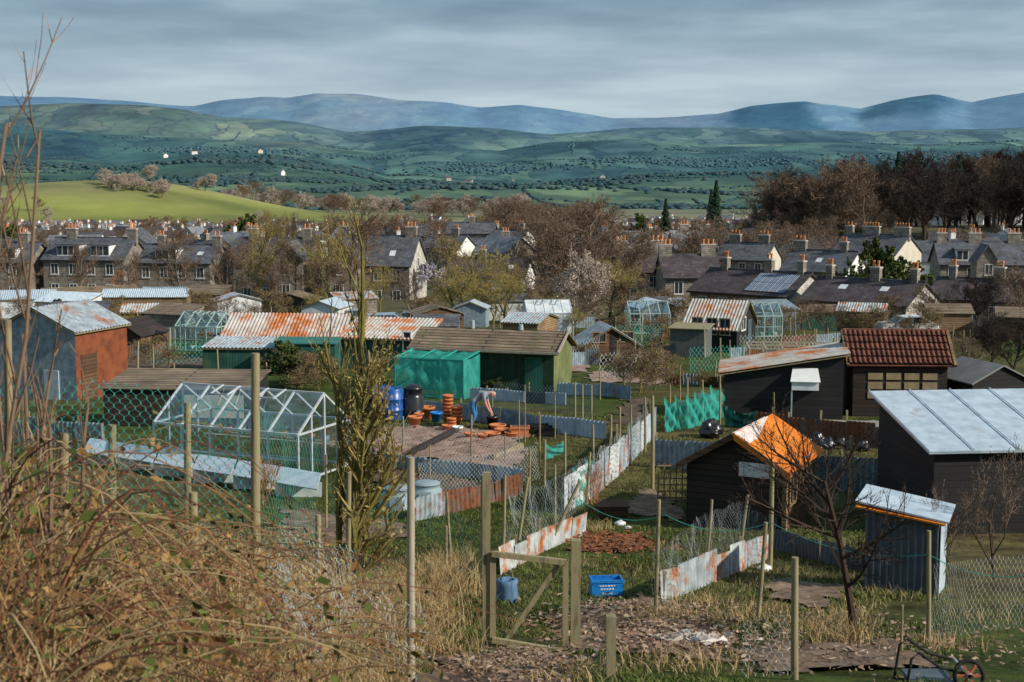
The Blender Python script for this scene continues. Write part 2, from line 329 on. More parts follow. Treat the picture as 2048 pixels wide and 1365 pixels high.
def inpoly(x,y,P):
    r=np.zeros(x.shape,bool); n=len(P)
    for i in range(n):
        x1,y1=P[i][0],P[i][1]; x2,y2=P[(i+1)%n][0],P[(i+1)%n][1]
        c=((y1>y)!=(y2>y))&(x<(x2-x1)*(y-y1)/((y2-y1) if y2!=y1 else 1e-9)+x1); r^=c
    return r
SOILS=[]
def drape(name,pts,mat,lift=.03,step=.11,rough=.03):
    P=[(p.x,p.y) for p in [site(*q) for q in pts]]; SOILS.append(P)
    if P[0][1]>55: step=.3
    xs=np.arange(min(p[0] for p in P)-.5,max(p[0] for p in P)+.5,step); ys=np.arange(min(p[1] for p in P)-.5,max(p[1] for p in P)+.5,step)
    X,Y=np.meshgrid(xs,ys); Z=H(X,Y)+lift+np.abs(fb(X,Y,.35,4))*rough
    id_=np.arange(X.size).reshape(X.shape); q=np.stack([id_[:-1,:-1],id_[:-1,1:],id_[1:,1:],id_[1:,:-1]],-1).reshape(-1,4)
    cx=((X[:-1,:-1]+X[1:,1:])/2).ravel(); cy=((Y[:-1,:-1]+Y[1:,1:])/2).ravel(); k=inpoly(cx+.22*fb(cx,cy,.7,3),cy+.25*fb(cy,cx,.6,7),P)
    if k.sum()==0: return None
    return bulk(name,np.stack([X,Y,Z],-1).reshape(-1,3),q[k],[mat],smooth=True)
# ---------------------------------------------------------------- sheds & houses
def face_map(face,w,d):
    if face=='f': return lambda u,z,o:(u,-o,z)
    if face=='r': return lambda u,z,o:(w/2+o,u,z)
    if face=='l': return lambda u,z,o:(-w/2-o,u,z)
def fbox(mb,face,w,d,u0,u1,z0,z1,o0,o1,mat):
    f=face_map(face,w,d); a=f(u0,z0,o0); b_=f(u1,z1,o1)
    mb.box(min(a[0],b_[0]),max(a[0],b_[0]),min(a[1],b_[1]),max(a[1],b_[1]),a[2],b_[2],mat)
def window(mb,face,w,d,u,z,ww,hh,fr=None,gl=None,t=.07,mull=1):
    fr=fr or white_p; gl=gl or glassd
    fbox(mb,face,w,d,u-ww/2,u+ww/2,z,z+hh,-.05,.015,gl)
    for a,b_,c,e in ((u-ww/2-t,u-ww/2,z-t,z+hh+t),(u+ww/2,u+ww/2+t,z-t,z+hh+t),(u-ww/2,u+ww/2,z+hh,z+hh+t),(u-ww/2,u+ww/2,z-t,z)):
        fbox(mb,face,w,d,a,b_,c,e,-.02,.06,fr)
    for i in range(mull):
        uu=u-ww/2+ww*(i+1)/(mull+1); fbox(mb,face,w,d,uu-t*.35,uu+t*.35,z,z+hh,.015,.045,fr)
def shed(name,P,w,d,yaw,kind,h1,h2,wall,roof,corr=True,ov=.15,rside=None,extra=None,drop=.5,period=.2,gable=None,roof2=None,thick=.05):
    """P = ground point under middle of front wall; local y goes back"""
    e=empty(name,P,yaw); wb=MB(); rb=MB(); x0,x1=-w/2,w/2; hr=rside or wall
    if kind=='gx':
        wb.poly([(x0,0,-drop),(x1,0,-drop),(x1,0,h1),(x0,0,h1)],wall); wb.poly([(x1,d,-drop),(x0,d,-drop),(x0,d,h1),(x1,d,h1)],wall)
        wb.poly([(x1,0,-drop),(x1,d,-drop),(x1,d,h1),(x1,d/2,h2),(x1,0,h1)],hr); wb.poly([(x0,d,-drop),(x0,0,-drop),(x0,0,h1),(x0,d/2,h2),(x0,d,h1)],wall)
        s=(h2-h1)/(d/2); pl=[[(x0-ov,-ov,h1-s*ov),(x1+ov,-ov,h1-s*ov),(x1+ov,d/2,h2),(x0-ov,d/2,h2)],[(x1+ov,d+ov,h1-s*ov),(x0-ov,d+ov,h1-s*ov),(x0-ov,d/2,h2),(x1+ov,d/2,h2)]]
    elif kind=='gy':
        g=gable or wall
        wb.poly([(x0,0,-drop),(x1,0,-drop),(x1,0,h1),(0,0,h2),(x0,0,h1)],g); wb.poly([(x1,d,-drop),(x0,d,-drop),(x0,d,h1),(0,d,h2),(x1,d,h1)],wall)
        wb.poly([(x1,0,-drop),(x1,d,-drop),(x1,d,h1),(x1,0,h1)],hr); wb.poly([(x0,d,-drop),(x0,0,-drop),(x0,0,h1),(x0,d,h1)],wall)
        s=(h2-h1)/(w/2); pl=[[(x0-ov,d+ov,h1-s*ov),(x0-ov,-ov,h1-s*ov),(0,-ov,h2),(0,d+ov,h2)],[(x1+ov,-ov,h1-s*ov),(x1+ov,d+ov,h1-s*ov),(0,d+ov,h2),(0,-ov,h2)]]
    else:
        if kind=='mx': a,b_,c,f=h1,h2,h2,h1
        else: a,b_,c,f=h1,h1,h2,h2
        wb.poly([(x0,0,-drop),(x1,0,-drop),(x1,0,b_),(x0,0,a)],wall); wb.poly([(x1,d,-drop),(x0,d,-drop),(x0,d,f),(x1,d,c)],wall)
        wb.poly([(x1,0,-drop),(x1,d,-drop),(x1,d,c),(x1,0,b_)],hr); wb.poly([(x0,d,-drop),(x0,0,-drop),(x0,0,a),(x0,d,f)],wall)
        if kind=='mx':
            s=(h2-h1)/w; pl=[[(x0-ov,-ov,h1-s*ov),(x0-ov,d+ov,h1-s*ov),(x1+ov,d+ov,h2+s*ov),(x1+ov,-ov,h2+s*ov)]]
        else:
            s=(h2-h1)/d; pl=[[(x0-ov,-ov,h1-s*ov),(x1+ov,-ov,h1-s*ov),(x1+ov,d+ov,h2+s*ov),(x0-ov,d+ov,h2+s*ov)]]
    for i,q in enumerate(pl):
        rm=roof if i==0 or roof2 is None else roof2
        q=[Vector(p)+Vector((0,0,.04)) for p in q]
        if corr:
            rb.corr(q[0],q[1],q[2],q[3],rm,period,.03)
            rb.slab([p-Vector((0,0,.06)) for p in q],.03,wood_post)
        else: rb.slab([p+Vector((0,0,thick)) for p in q],thick,rm)
    wb.obj('walls',e); rb.obj('roof',e)
    xb=MB()
    if extra: extra(xb,w,d)
    if len(xb.v): xb.obj('fittings',e)
    return e
def chimney(mb,x,y,z0,z1,w,d,mat,pots=4,pm=None):
    mb.box(x-w/2,x+w/2,y-d/2,y+d/2,z0,z1,mat); mb.box(x-w/2-.06,x+w/2+.06,y-d/2-.06,y+d/2+.06,z1,z1+.15,trim)
    for i in range(pots):
        u=x-w/2+w*(i+.5)/pots; mb.lathe((u,y,z1+.15),[(.14,0),(.12,.3),(.15,.55),(.15,.62),(.1,.6)],pm or potterra,8)
def house(px0,px1,Y,pye,pyr,d=8,yaw=0,wall=None,roof=None,rside=None,chim=(),wins=None,kind='gx',name='stone_house',dorm=(),rwin=(),solar=False,gable=None,floors=2,vel=()):
    P=pos((px0+px1)/2,Y); dep=Y*math.cos(A)-P.z*math.sin(A); w=(px1-px0)*dep/F
    h1=zat(pye,Y)-P.z; h2=zat(pyr,Y+ (d/2 if kind=='gx' else 0))-P.z
    wall=wall or stone; roof=roof or slate
    def ex(mb,w_,d_):
        rz=lambda y:h1+(h2-h1)*(y/(d/2))
        if wins is None: ws=[u for u in np.arange(-w/2+1.6,w/2-1,2.6)]
        else: ws=[u*w for u in wins]
        for u in ws:
            for fl in range(floors):
                z=h1-1.9-fl*2.75
                if z>-.2: window(mb,'f',w,d,u,z,.95,1.35); fbox(mb,'f',w,d,u-.65,u+.65,z-.2,z-.075,-.01,.1,trim)
        for (u,z,ww,hh) in rwin: window(mb,'r',w,d,u,z,ww,hh)
        for cx,cw in chim:
            if kind=='gx': chimney(mb,cx*w,d/2,h2-.8,h2+1.3,cw,.7,stone,max(2,int(cw*2.2)))
            else: chimney(mb,cx*w,d*.5,h2-2.2,h2+1.0,.7,.7,stone,2)
        for cx,cw,gab in dorm:
            x=cx*w; y0=.5; zb=rz(.7); zt=min(h2-.15,zb+1.5); yb=d/2*(zt-h1)/(h2-h1)
            mb.box(x-cw/2,x+cw/2,y0,yb,zb-.5,zt,white_p)
            mb.slab([(x-cw/2-.2,y0-.25,zt+.12),(x+cw/2+.2,y0-.25,zt+.12),(x+cw/2+.2,yb+.3,zt+.2),(x-cw/2-.2,yb+.3,zt+.2)],.12,slate)
            k=max(1,int(cw/.8))
            for i in range(k):
                uu=x-cw/2+cw*(i+.5)/k; mb.box(uu-cw/k*.4,uu+cw/k*.4,y0-.03,y0-.01,zb+.2,zt-.15,glassd)
        for cx,fy in vel:
            x=cx*w; y=d/2*fy; z=rz(y)+.12; s=(h2-h1)/(d/2); mb.slab([(x-.4,y,z+.08),(x+.4,y,z+.08),(x+.4,y+.8,z+.8*s+.08),(x-.4,y+.8,z+.8*s+.08)],.06,dirtyw)
        if solar:
            s=(h2-h1)/(d/2)
            for i in range(5):
                for j in range(2):
                    xx=w*.05+i*.95; y=.3+j*1.7; z=rz(y)+.26; mb.slab([(xx,y,z),(xx+.88,y,z),(xx+.88,y+1.6,z+1.6*s),(xx,y+1.6,z+1.6*s)],.04,solarm)
                    for q in range(0,5): mb.bar((xx+.22*q,y,z+.01),(xx+.22*q,y+1.6,z+1.6*s+.01),.03,alu)
                    for q in (0,.8,1.6): mb.bar((xx,y+q,z+q*s+.01),(xx+.9,y+q,z+q*s+.01),.03,alu)
        if kind=='gx': mb.bar((-w/2-.3,d/2,h2+.17),(w/2+.3,d/2,h2+.17),.22,trim if roof is slate_l else slate); mb.bar((-w/2-.25,-.33,h1-.1),(w/2+.25,-.33,h1-.1),.13,black_pl)
    return shed(name,P,w,d,yaw,kind,h1,h2,wall,roof,corr=False,ov=.3,rside=rside,extra=ex,drop=2.5,gable=gable,thick=.12)
solarm=M('solar_cells',[(.015,.045,.14),(.03,.09,.22)],3,.45,spec=.4)
house(-110,62,190,525,487,8,-.12,stone,slate,chim=[(.3,1.5)],dorm=[(.25,2,0)])
house(84,252,190,520,478,8.5,-.15,stone,slate,rside=stone,chim=[(-.3,1.4),(.47,1.3)],dorm=[(-.2,3.2,0),(.2,2.6,0)])
house(266,425,192,527,492,8.5,-.18,stone,slate,rside=stone,chim=[(-.3,1.0),(.45,1.2)],dorm=[(-.1,3.0,0)],vel=[(.3,.4)])
house(470,618,191,528,478,8,-.1,stone,slate_p,chim=[(-.35,1.2),(.4,1.2)])
house(548,606,187,520,486,5,-.1,stone,slate,kind='gy')
house(655,822,190,532,474,9,-.2,stone,slate,rside=stone_l,chim=[(-.42,1.3),(.42,1.5)],rwin=[(3,1.2,.9,1.3),(6,1.2,.9,1.3),(4.5,4.2,.9,1.2)],vel=[(.25,.3)])
house(655,712,186,520,484,5,-.1,stone,slate,kind='gy')
house(888,1050,215,556,518,7,-.25,white_r,slate_p,rside=white_r,chim=[(-.1,1.0)],floors=1,vel=[(.3,.4)],name='white_house')
house(1240,1338,180,545,503,8,.05,stone,slate_p,chim=[(-.42,1.6),(.35,1.8)])
house(1330,1440,172,556,512,8,.05,stone,slate_p,rside=stone_l,chim=[(-.42,1.6),(.38,1.8)])
house(1360,1590,150,588,543,8.5,-.72,stone,slate_p,rside=stone_l,chim=[(-.35,.7),(.1,.9),(.42,.7)],solar=True,floors=2,rwin=[(4,1.4,.9,1.2)])
house(1590,1815,139,606,561,8,-.68,stone,slate_p,rside=stone_l,chim=[(-.4,.7),(.05,1.0),(.42,.7)],vel=[(-.2,.5),(.2,.5)],rwin=[(4,1.4,.9,1.2)])
house(1850,2120,142,604,562,8,-.6,stone,slate_p,rside=stone,chim=[(-.4,.7),(-.05,1.1),(.3,.8)])
house(1555,1690,190,543,503,8,-.62,stone,slate,rside=white_r,chim=[(-.4,1.8),(.3,1.0)],vel=[(0,.4)])
house(1655,1790,228,508,470,10,-.7,white_r,slate,rside=cream_r,chim=[(-.45,1.3),(-.1,3.0),(.4,2.6)],name='white_house',rwin=[(3,3.4,.9,1.2),(7,3.4,.9,1.2)])
house(1880,2100,200,530,486,8,-.1,stone,slate,chim=[(-.45,1.4),(-.15,1.8),(.2,1.8)],dorm=[(-.3,1.6,0)])
house(1950,1990,194,522,492,4,-.1,stone,slate,kind='gy')
house(1350,1435,262,500,464,8,.1,stone,slate_l,chim=[(.3,1.8),(-.2,1.6)])
house(1255,1325,285,492,470,8,0,white_r,slate,kind='gy',name='white_house')
house(1430,1530,225,520,487,8,-.5,stone,slate,rside=cream_r,chim=[(-.3,1.8),(.3,1.8)])
house(893,985,300,468,447,9,-.1,stone,slate,chim=[(0,1.2)])
house(965,1040,290,485,461,9,-.5,stone,slate,rside=white_r,chim=[(.3,1.2)])
house(780,868,300,473,451,9,.2,stone,slate,chim=[(-.2,1.2)])
house(655,765,300,480,459,9,-.3,stone,slate_l,rside=stone_l,chim=[(.2,1.2)])
house(838,918,255,497,472,8,-.4,stone,slate,rside=white_r,chim=[(.2,1.4)])
house(930,1040,262,500,478,8,-.1,stone,slate,chim=[(.2,1.4)],vel=[(.1,.4)])
house(1075,1215,235,522,490,8,-.3,stone,slate_p,rside=stone_l,chim=[(.35,1.2),(-.35,1.2)])
def town(name,n,y0,y1,seed,wh,sz=1.0,px=(-500,2500)):
    rr=random.Random(seed); wb=MB()
    for i in range(n):
        Y=math.exp(rr.uniform(math.log(y0),math.log(y1))); p=pos(rr.uniform(*px),Y)
        if -620<p.x<-90 and 880<Y<2000: continue
        w=rr.uniform(7,14)*sz; d=rr.uniform(7,9)*sz; hh=rr.uniform(4.2,5.6)*sz; hr=hh+rr.uniform(2.2,3.4)*sz
        yaw=rr.choice([0,.2,-.3,.5,1.4,1.7,-.6,-.9,1.1])+rr.uniform(-.2,.2)
        mat=rr.choice([white_r]*wh+[stone,stone_l,cream_r]); rf=rr.choice([slate,slate_l,slate_l,slate_p,slate])
        wb.M=Matrix.Translation(p)@Matrix.Rotation(yaw,4,'Z')
        x0,x1=-w/2,w/2; a=-d/2; e=d/2
        wb.poly([(x0,a,-3),(x1,a,-3),(x1,a,hh),(x0,a,hh)],mat); wb.poly([(x1,e,-3),(x0,e,-3),(x0,e,hh),(x1,e,hh)],mat)
        wb.poly([(x1,a,-3),(x1,e,-3),(x1,e,hh),(x1,0,hr),(x1,a,hh)],mat); wb.poly([(x0,e,-3),(x0,a,-3),(x0,a,hh),(x0,0,hr),(x0,e,hh)],mat)
        s=(hr-hh)/(d/2); o=.3
        wb.slab([(x0-o,a-o,hh-s*o+.1),(x1+o,a-o,hh-s*o+.1),(x1+o,0,hr+.1),(x0-o,0,hr+.1)],.15,rf); wb.slab([(x1+o,e+o,hh-s*o+.1),(x0-o,e+o,hh-s*o+.1),(x0-o,0,hr+.1),(x1+o,0,hr+.1)],.15,rf)
        if rr.random()<.8: chimney(wb,rr.choice([x0+.8,x1-.8,0]),0,hr-.7,hr+1.1,1.1,.7,mat,3)
        for yy in (a-.03,e+.03):
            for u in np.arange(x0+1.6,x1-1,2.7):
                for z in (hh-1.8,hh-4.3):
                    wb.box(u-.65,u+.65,yy-.04,yy+.04,z-.15,z+1.35,white_p); wb.box(u-.5,u+.5,yy-.06,yy+.06,z,z+1.2,glassd)
    wb.M=None; return wb.obj(name)
town('town_houses',62,255,480,3,3)
town('distant_town_houses',300,480,1250,4,7,.9)
town('hill_farm_buildings',15,2400,4200,9,2,1.4,(300,1900))
town('valley_edge_houses',150,560,1050,21,12,.9,(980,1560)); town('estate_houses',150,560,880,22,12,.9,(-80,560))
P=pos(1275,480)
def exs(mb,w,d):
    for fl in range(2):
        for u in np.arange(-w/2+1,w/2-1,1.8): window(mb,'f',w,d,u,.8+fl*3,1.4,1.6,mull=0)
shed('school_building',P,20,10,-.1,'my',7,7.1,white_r,slate_l,corr=False,ov=.4,extra=exs,drop=3)
# ---------------------------------------------------------------- trees
def tree_data(seed,hgt,kids,ratio=(.5,.62,.6,.6),ang=(.9,.8,.8,.8),upb=.12,r0=.16,tw=.012,trunk=.35,wob=.16,lean=(0,0),mats=None,leaf=0,leafmat=None,leafs=.05):
    rr=random.Random(seed); mb=MB(); bark,twig=mats
    TV=[];LV=[]
    def grow(p,d,L,r,lev):
        n=5 if lev==0 else 3; pts=[p.copy()]; rad=[r]; q=p.copy(); dd=d.copy()
        for i in range(n):
            dd=(dd+Vector((rr.gauss(0,wob),rr.gauss(0,wob),rr.gauss(0,wob)+upb))).normalized(); q=q+dd*(L/n); pts.append(q.copy()); rad.append(r*(1-.5*(i+1)/n))
        last=lev>=len(kids)
        if lev<=1: mb.path(pts,rad,bark,6 if lev==0 else 4,cap=False)
        elif lev==2 and len(kids)>2: mb.path([pts[0],pts[2],pts[-1]],[rad[0],rad[2],rad[-1]],twig,3,cap=False)
        else:
            for i in range(n): TV.append((pts[i],pts[i+1],max(tw*(1-.25*i),r*.8 if not last else 0)))
        if leaf and lev>=len(kids)-1:
            for _ in range(leaf): LV.append(pts[rr.randint(1,n)]+Vector((rr.gauss(0,.04),rr.gauss(0,.04),rr.gauss(0,.04))))
        if last: return
        k=kids[lev]
        for j in range(k):
            t=(trunk if lev==0 else .2)+(1-(trunk if lev==0 else .2))*(j+rr.random())/k
            f=t*n; i=min(int(f),n-1); bp=pts[i].lerp(pts[i+1],f-i); ld=(pts[i+1]-pts[i]).normalized()
            ax=ld.cross(Vector((rr.gauss(0,1),rr.gauss(0,1),rr.gauss(0,1)))).normalized()
            nd=(Matrix.Rotation(ang[lev]*rr.uniform(.6,1.2),3,ax)@ld).normalized()
            grow(bp,nd,L*ratio[lev]*rr.uniform(.7,1.15)*(1.15-.5*t),rad[i]*.55,lev+1)
    grow(Vector((0,0,-.2)),Vector((lean[0],lean[1],1)).normalized(),hgt*.8,r0,0)
    a=np.array([t[0] for t in TV]).reshape(-1,3); b_=np.array([t[1] for t in TV]).reshape(-1,3); ww=np.array([t[2] for t in TV])
    rs=np.random.RandomState(seed); d=b_-a; o=np.cross(d,rs.normal(size=a.shape)); o/=np.linalg.norm(o,axis=1)[:,None]+1e-9; o*=ww[:,None]
    k=len(a); base=len(mb.v); V=np.stack([a-o,a+o,b_+o*.7,b_-o*.7],1).reshape(-1,3)
    mb.v+=[tuple(x) for x in V]; i=mb.mi(twig); mb.f+=[[base+4*j,base+4*j+1,base+4*j+2,base+4*j+3] for j in range(k)]; mb.m+=[i]*k; mb.sm+=[False]*k
    if LV:
        L=np.array(LV); base=len(mb.v); i=mb.mi(leafmat or shrubg)
        u=rs.normal(size=L.shape)*leafs; w=rs.normal(size=L.shape)*leafs
        V=np.stack([L-u,L+w,L+u,L-w],1).reshape(-1,3); mb.v+=[tuple(x) for x in V]; k=len(L)
        mb.f+=[[base+4*j,base+4*j+1,base+4*j+2,base+4*j+3] for j in range(k)]; mb.m+=[i]*k; mb.sm+=[False]*k
    me=bpy.data.meshes.new('tree_mesh'); me.from_pydata(mb.v,[],mb.f)
    for m in mb.mats: me.materials.append(m)
    me.polygons.foreach_set('material_index',mb.m); me.update(); return me
Dn=(11,8,7,5)
T_brown=[tree_data(s,10,Dn,mats=(bark_g,bark_b),r0=.2,tw=.028,trunk=.22,ang=(1.0,.8,.8,.8),ratio=(.62,.6,.6,.6)) for s in (1,2,16)]
T_ochre=[tree_data(s,10,Dn,mats=(bark_m,bark_y),r0=.22,tw=.022,trunk=.10,ang=(1.0,.8,.8,.8),ratio=(.72,.6,.6,.6)) for s in (3,4)]
T_pale=[tree_data(s,10,Dn,mats=(bark_g,bark_p),r0=.2,tw=.05,trunk=.12,ang=(1.0,.9,.8,.8),ratio=(.62,.62,.6,.6),leaf=1,leafmat=bark_p,leafs=.07) for s in (5,6)]
T_dark=[tree_data(s,10,(12,9,8,5),mats=(bark_r,bark_r),r0=.2,tw=.024,trunk=.18,ang=(.8,.8,.8,.8),ratio=(.52,.6,.6,.6)) for s in (7,8,9)]
T_orange=[tree_data(10,10,(9,6,5,4),mats=(bark_g,bark_o),r0=.2,tw=.04,trunk=.1)]
T_bloss=[tree_data(12,10,(10,8,6,4),mats=(bark_g,blossom),r0=.2,tw=.03,trunk=.1,leaf=4,leafmat=blossom,leafs=.09)]
T_bush=[tree_data(s,10,(14,9,7,4),mats=(bark_m,bark_b),r0=.12,tw=.035,trunk=.03,ang=(1.2,.9,.8,.8),ratio=(.75,.6,.6,.6),leaf=1,leafmat=bark_y,leafs=.05) for s in (14,)]
T_gbush=[tree_data(s,10,(14,8,6,4),mats=(bark_m,bark_m),r0=.12,tw=.03,trunk=.03,ang=(1.3,.9,.8,.8),ratio=(.8,.6,.6,.6),leaf=7,leafmat=shrubg,leafs=.13) for s in (15,)]
def conifer(seed):
    rr=random.Random(seed); mb=MB(); mb.path([(0,0,-.2),(0,0,10)],[.2,.03],bark_g,5)
    for i in range(1800):
        t=rr.random()**.8; z=1+9*t; r=(1-t)*2.2*rr.uniform(.3,1.15)*(1+.25*math.sin(z*5)); a=rr.uniform(0,6.28)
        c=Vector((r*math.cos(a),r*math.sin(a),z-r*.2)); u=Vector((math.cos(a),math.sin(a),-.5))*.28; v=Vector((-math.sin(a),math.cos(a),rr.uniform(-.4,.4)))*.15
        mb.poly([c-u,c+v,c+u,c-v],everg)
    me=bpy.data.meshes.new('conifer_mesh'); me.from_pydata(mb.v,[],mb.f)
    for m in mb.mats: me.materials.append(m)
    me.polygons.foreach_set('material_index',mb.m); return me
T_con=[conifer(1)]
def plant(name,me,p,hgt,yaw=None,wide=1,parent=None):
    o=bpy.data.objects.new(name,me); sc.collection.objects.link(o); o.location=p; s=hgt/10*1.0; o.scale=(s*wide,s*wide,s); o.rotation_euler[2]=R.uniform(0,6.28) if yaw is None else yaw
    if parent: o.parent=parent
    return o
def tree(px,Y,pytop,kind,wide=1,name='bare_tree'):
    p=pos(px,Y); plant(name,R.choice(kind),p,max(.5,(zat(pytop,Y)-p.z)*1.10),wide=wide)
for a in [(515,168,465,T_ochre,.9),(372,166,485,T_brown,.9),(30,165,500,T_brown,1),(590,165,495,T_brown,1.1),(700,172,445,T_brown,1.0),(165,178,500,T_brown,.8),(660,160,470,T_ochre,.8),(450,158,500,T_brown,.9),(260,160,520,T_brown,.8),
          (950,122,512,T_ochre,1.35),(905,118,550,T_ochre,1.3),(1010,122,545,T_ochre,1.2),(985,116,560,T_ochre,1.3),(1190,150,425,T_brown,1.15),(1130,150,470,T_brown,1.2),(1250,140,495,T_brown,1.3),(1150,140,460,T_brown,1.1),(1225,145,470,T_brown,1.1),(1100,140,500,T_brown,1.2),(1160,116,535,T_pale,1.2),(1215,120,540,T_ochre,1.3),
          (1100,122,560,T_brown,1.3),(1050,130,545,T_brown,1.2),(1260,118,565,T_brown,1.3),(1180,112,575,T_brown,1.3),(820,140,550,T_brown,1.2),(1330,128,580,T_brown,1.2),
          (1770,112,592,T_brown,1.4),(1690,112,605,T_dark,1.4),(1860,112,585,T_brown,1.4),(1950,110,560,T_dark,1.4),(2030,112,545,T_brown,1.3),(1620,116,600,T_brown,1.3),(1560,118,605,T_brown,1.3),(1480,122,600,T_brown,1.2),
          (655,158,525,T_brown,1.2),(760,150,545,T_ochre,1.1),(550,150,535,T_brown,1.2),(1400,225,465,T_brown,1.2),(1550,235,475,T_brown,1.1),(1090,250,435,T_brown,1.2),(1300,230,470,T_brown,1.1),(1640,240,470,T_brown,1.1),(860,240,460,T_brown,1.0)]: tree(*a)
tree(240,160,545,T_orange,.7); tree(872,190,530,T_bloss,1.0,'blossom_tree'); tree(1775,165,520,T_gbush,.9,'shrub')
tree(1430,330,378,T_con,.8,'conifer_tree'); tree(1420,340,395,T_con,.8,'conifer_tree'); tree(1330,380,410,T_con,.9,'conifer_tree'); tree(590,300,445,T_con,.9,'conifer_tree')
for px,Y,pt,k,wd in [(1275,57,700,T_bush,1.3),(1310,60,715,T_bush,1.3),(1250,62,690,T_brown,1.2),(600,62,705,T_gbush,1.5),(640,60,715,T_bush,1.5),(560,64,710,T_bush,1.5),(1230,95,635,T_bush,1.3),(1310,95,635,T_bush,1.4),(1150,100,625,T_ochre,1.3),
      (1960,80,635,T_dark,1.4),(1940,65,680,T_brown,1.4),(1985,70,645,T_dark,1.4),(2030,66,650,T_dark,1.3),(310,72,680,T_bush,1.4),(250,90,635,T_ochre,1.3),(460,100,605,T_brown,1.2),(1330,85,660,T_bush,1.4),(1380,108,600,T_bush,1.4),(1500,110,615,T_bush,1.5),(1580,105,620,T_bush,1.5),(1650,100,615,T_brown,1.5),(1730,100,620,T_bush,1.5),(1840,98,620,T_bush,1.5),(60,120,600,T_bush,1.5),(140,110,610,T_gbush,1.5),(230,115,600,T_bush,1.5),(400,118,590,T_bush,1.4),(540,115,590,T_bush,1.4),(640,118,590,T_ochre,1.4),(870,108,600,T_bush,1.4),(1070,104,600,T_bush,1.2),(1260,112,595,T_bush,1.5),
      (990,60,760,T_gbush,1.2),(1180,75,690,T_bush,1.3),(1320,75,700,T_bush,1.3),(120,70,700,T_bush,1.3),(1400,62,745,T_bush,1.2),(1110,64,745,T_bush,1.2)]: tree(px,Y,pt,k,wd,'shrub')
def wood(name,n,pxr,Yr,hr,kinds,wide=1.2,seed=1):
    rr=random.Random(seed); e=empty(name)
    for i in range(n):
        p=pos(rr.uniform(*pxr),rr.uniform(*Yr)); plant('tree',rr.choice(kinds),p,rr.uniform(*hr),wide=wide*rr.uniform(.8,1.2),parent=e)
wood('hillside_wood',100,(1660,2350),(410,530),(19,27),T_dark+T_dark+T_con+T_dark+T_brown,1.05,2)
wood('wood_edge_trees',16,(1545,1650),(420,460),(19,24),T_brown+T_dark+T_brown,1.1,3)
wood('bare_tree_grove',26,(1015,1190),(360,430),(12,17),T_brown,1.1,4)
wood('town_trees',210,(-200,2200),(250,600),(6,12),T_brown+T_bush+T_brown+T_brown+T_gbush,1.2,5)
wood('valley_trees',75,(450,1060),(1350,1750),(12,20),T_pale+T_pale+T_brown,1.6,6)
wood('valley_side_trees',80,(-200,2200),(620,1100),(6,11),T_brown+T_bush+T_pale,1.5,7)
wood('hill_slope_trees',14,(200,340),(1170,1230),(9,13),T_pale,1.8,8)
e=empty('hilltop_trees')
for px,Y,hh in [(303,1300,17),(410,1290,17),(395,1290,10)]: plant('tree',T_pale[0],pos(px,Y),hh,wide=1.3,parent=e)
def far_trees(name,pts,sizes,cols,seed):
    rs=np.random.RandomState(seed); ph=(1+5**.5)/2
    ic=np.array([(-1,ph,0),(1,ph,0),(-1,-ph,0),(1,-ph,0),(0,-1,ph),(0,1,ph),(0,-1,-ph),(0,1,-ph),(ph,0,-1),(ph,0,1),(-ph,0,-1),(-ph,0,1)])/1.9
    fc=np.array([(0,11,5),(0,5,1),(0,1,7),(0,7,10),(0,10,11),(1,5,9),(5,11,4),(11,10,2),(10,7,6),(7,1,8),(3,9,4),(3,4,2),(3,2,6),(3,6,8),(3,8,9),(4,9,5),(2,4,11),(6,2,10),(8,6,7),(9,8,1)])
    n=len(pts); V=ic[None]*(1+rs.uniform(-.45,.45,(n,12,1)))*sizes[:,None,None]*np.array((1.3,1.3,.7))+pts[:,None,:]+np.array((0,0,.2))*sizes[:,None,None]
    Fc=fc[None]+np.arange(n)[:,None,None]*12
    return bulk(name,V.reshape(-1,3),Fc.reshape(-1,3),[cols],smooth=True)
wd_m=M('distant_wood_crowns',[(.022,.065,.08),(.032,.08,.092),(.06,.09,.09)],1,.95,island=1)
wd_f=M('hazy_wood_crowns',[(.045,.105,.135),(.055,.12,.15),(.065,.13,.155)],1,.95,island=1)  # both crown materials have blue distance haze mixed into their colour
rr=random.Random(77)
def woods(name,mat,ya,yb,nl,clumps,seed):
    pts=[];sz=[]
    for i in range(nl):
        Y=math.exp(rr.uniform(math.log(ya),math.log(yb))); p=pos(rr.uniform(-500,2550),Y)
        if rr.random()<.6:
            a=rr.choice([rr.gauss(0,.25),rr.gauss(1.4,.25)]); L=rr.uniform(120,520); k=int(L/5)
            for j in range(k):
                x=p.x+math.cos(a)*j*5+rr.gauss(0,1.5); y=p.y+math.sin(a)*j*5+rr.gauss(0,1.5)
                if rr.random()<.85: pts.append((x,y,0)); sz.append(rr.uniform(1.6,3.8))
        else:
            nx=rr.uniform(20,70)
            for j in range(rr.randint(50,130)): pts.append((p.x+rr.gauss(0,nx),p.y+rr.gauss(0,16),0)); sz.append(rr.uniform(3,6))
    for px,Y,nx,ny,n in clumps:
        p=pos(px,Y)
        for j in range(n): pts.append((p.x+rr.gauss(0,nx*.5),p.y+rr.gauss(0,ny*.6),0)); sz.append(rr.uniform(3.5,6.5))
    pts=np.array(pts); sz=np.array(sz); pts[:,2]=H(pts[:,0],pts[:,1]); far_trees(name,pts,sz,mat,seed)
woods('distant_woodland',wd_m,1750,3800,110,[(620,3000,300,40,800),(400,2700,200,40,400),(100,3000,260,30,450),(1050,2950,220,40,400),(850,2350,300,25,260),(1700,3100,300,35,400),(1500,2400,220,25,260),(1300,3150,200,30,300),(1950,2900,200,30,300)],3)
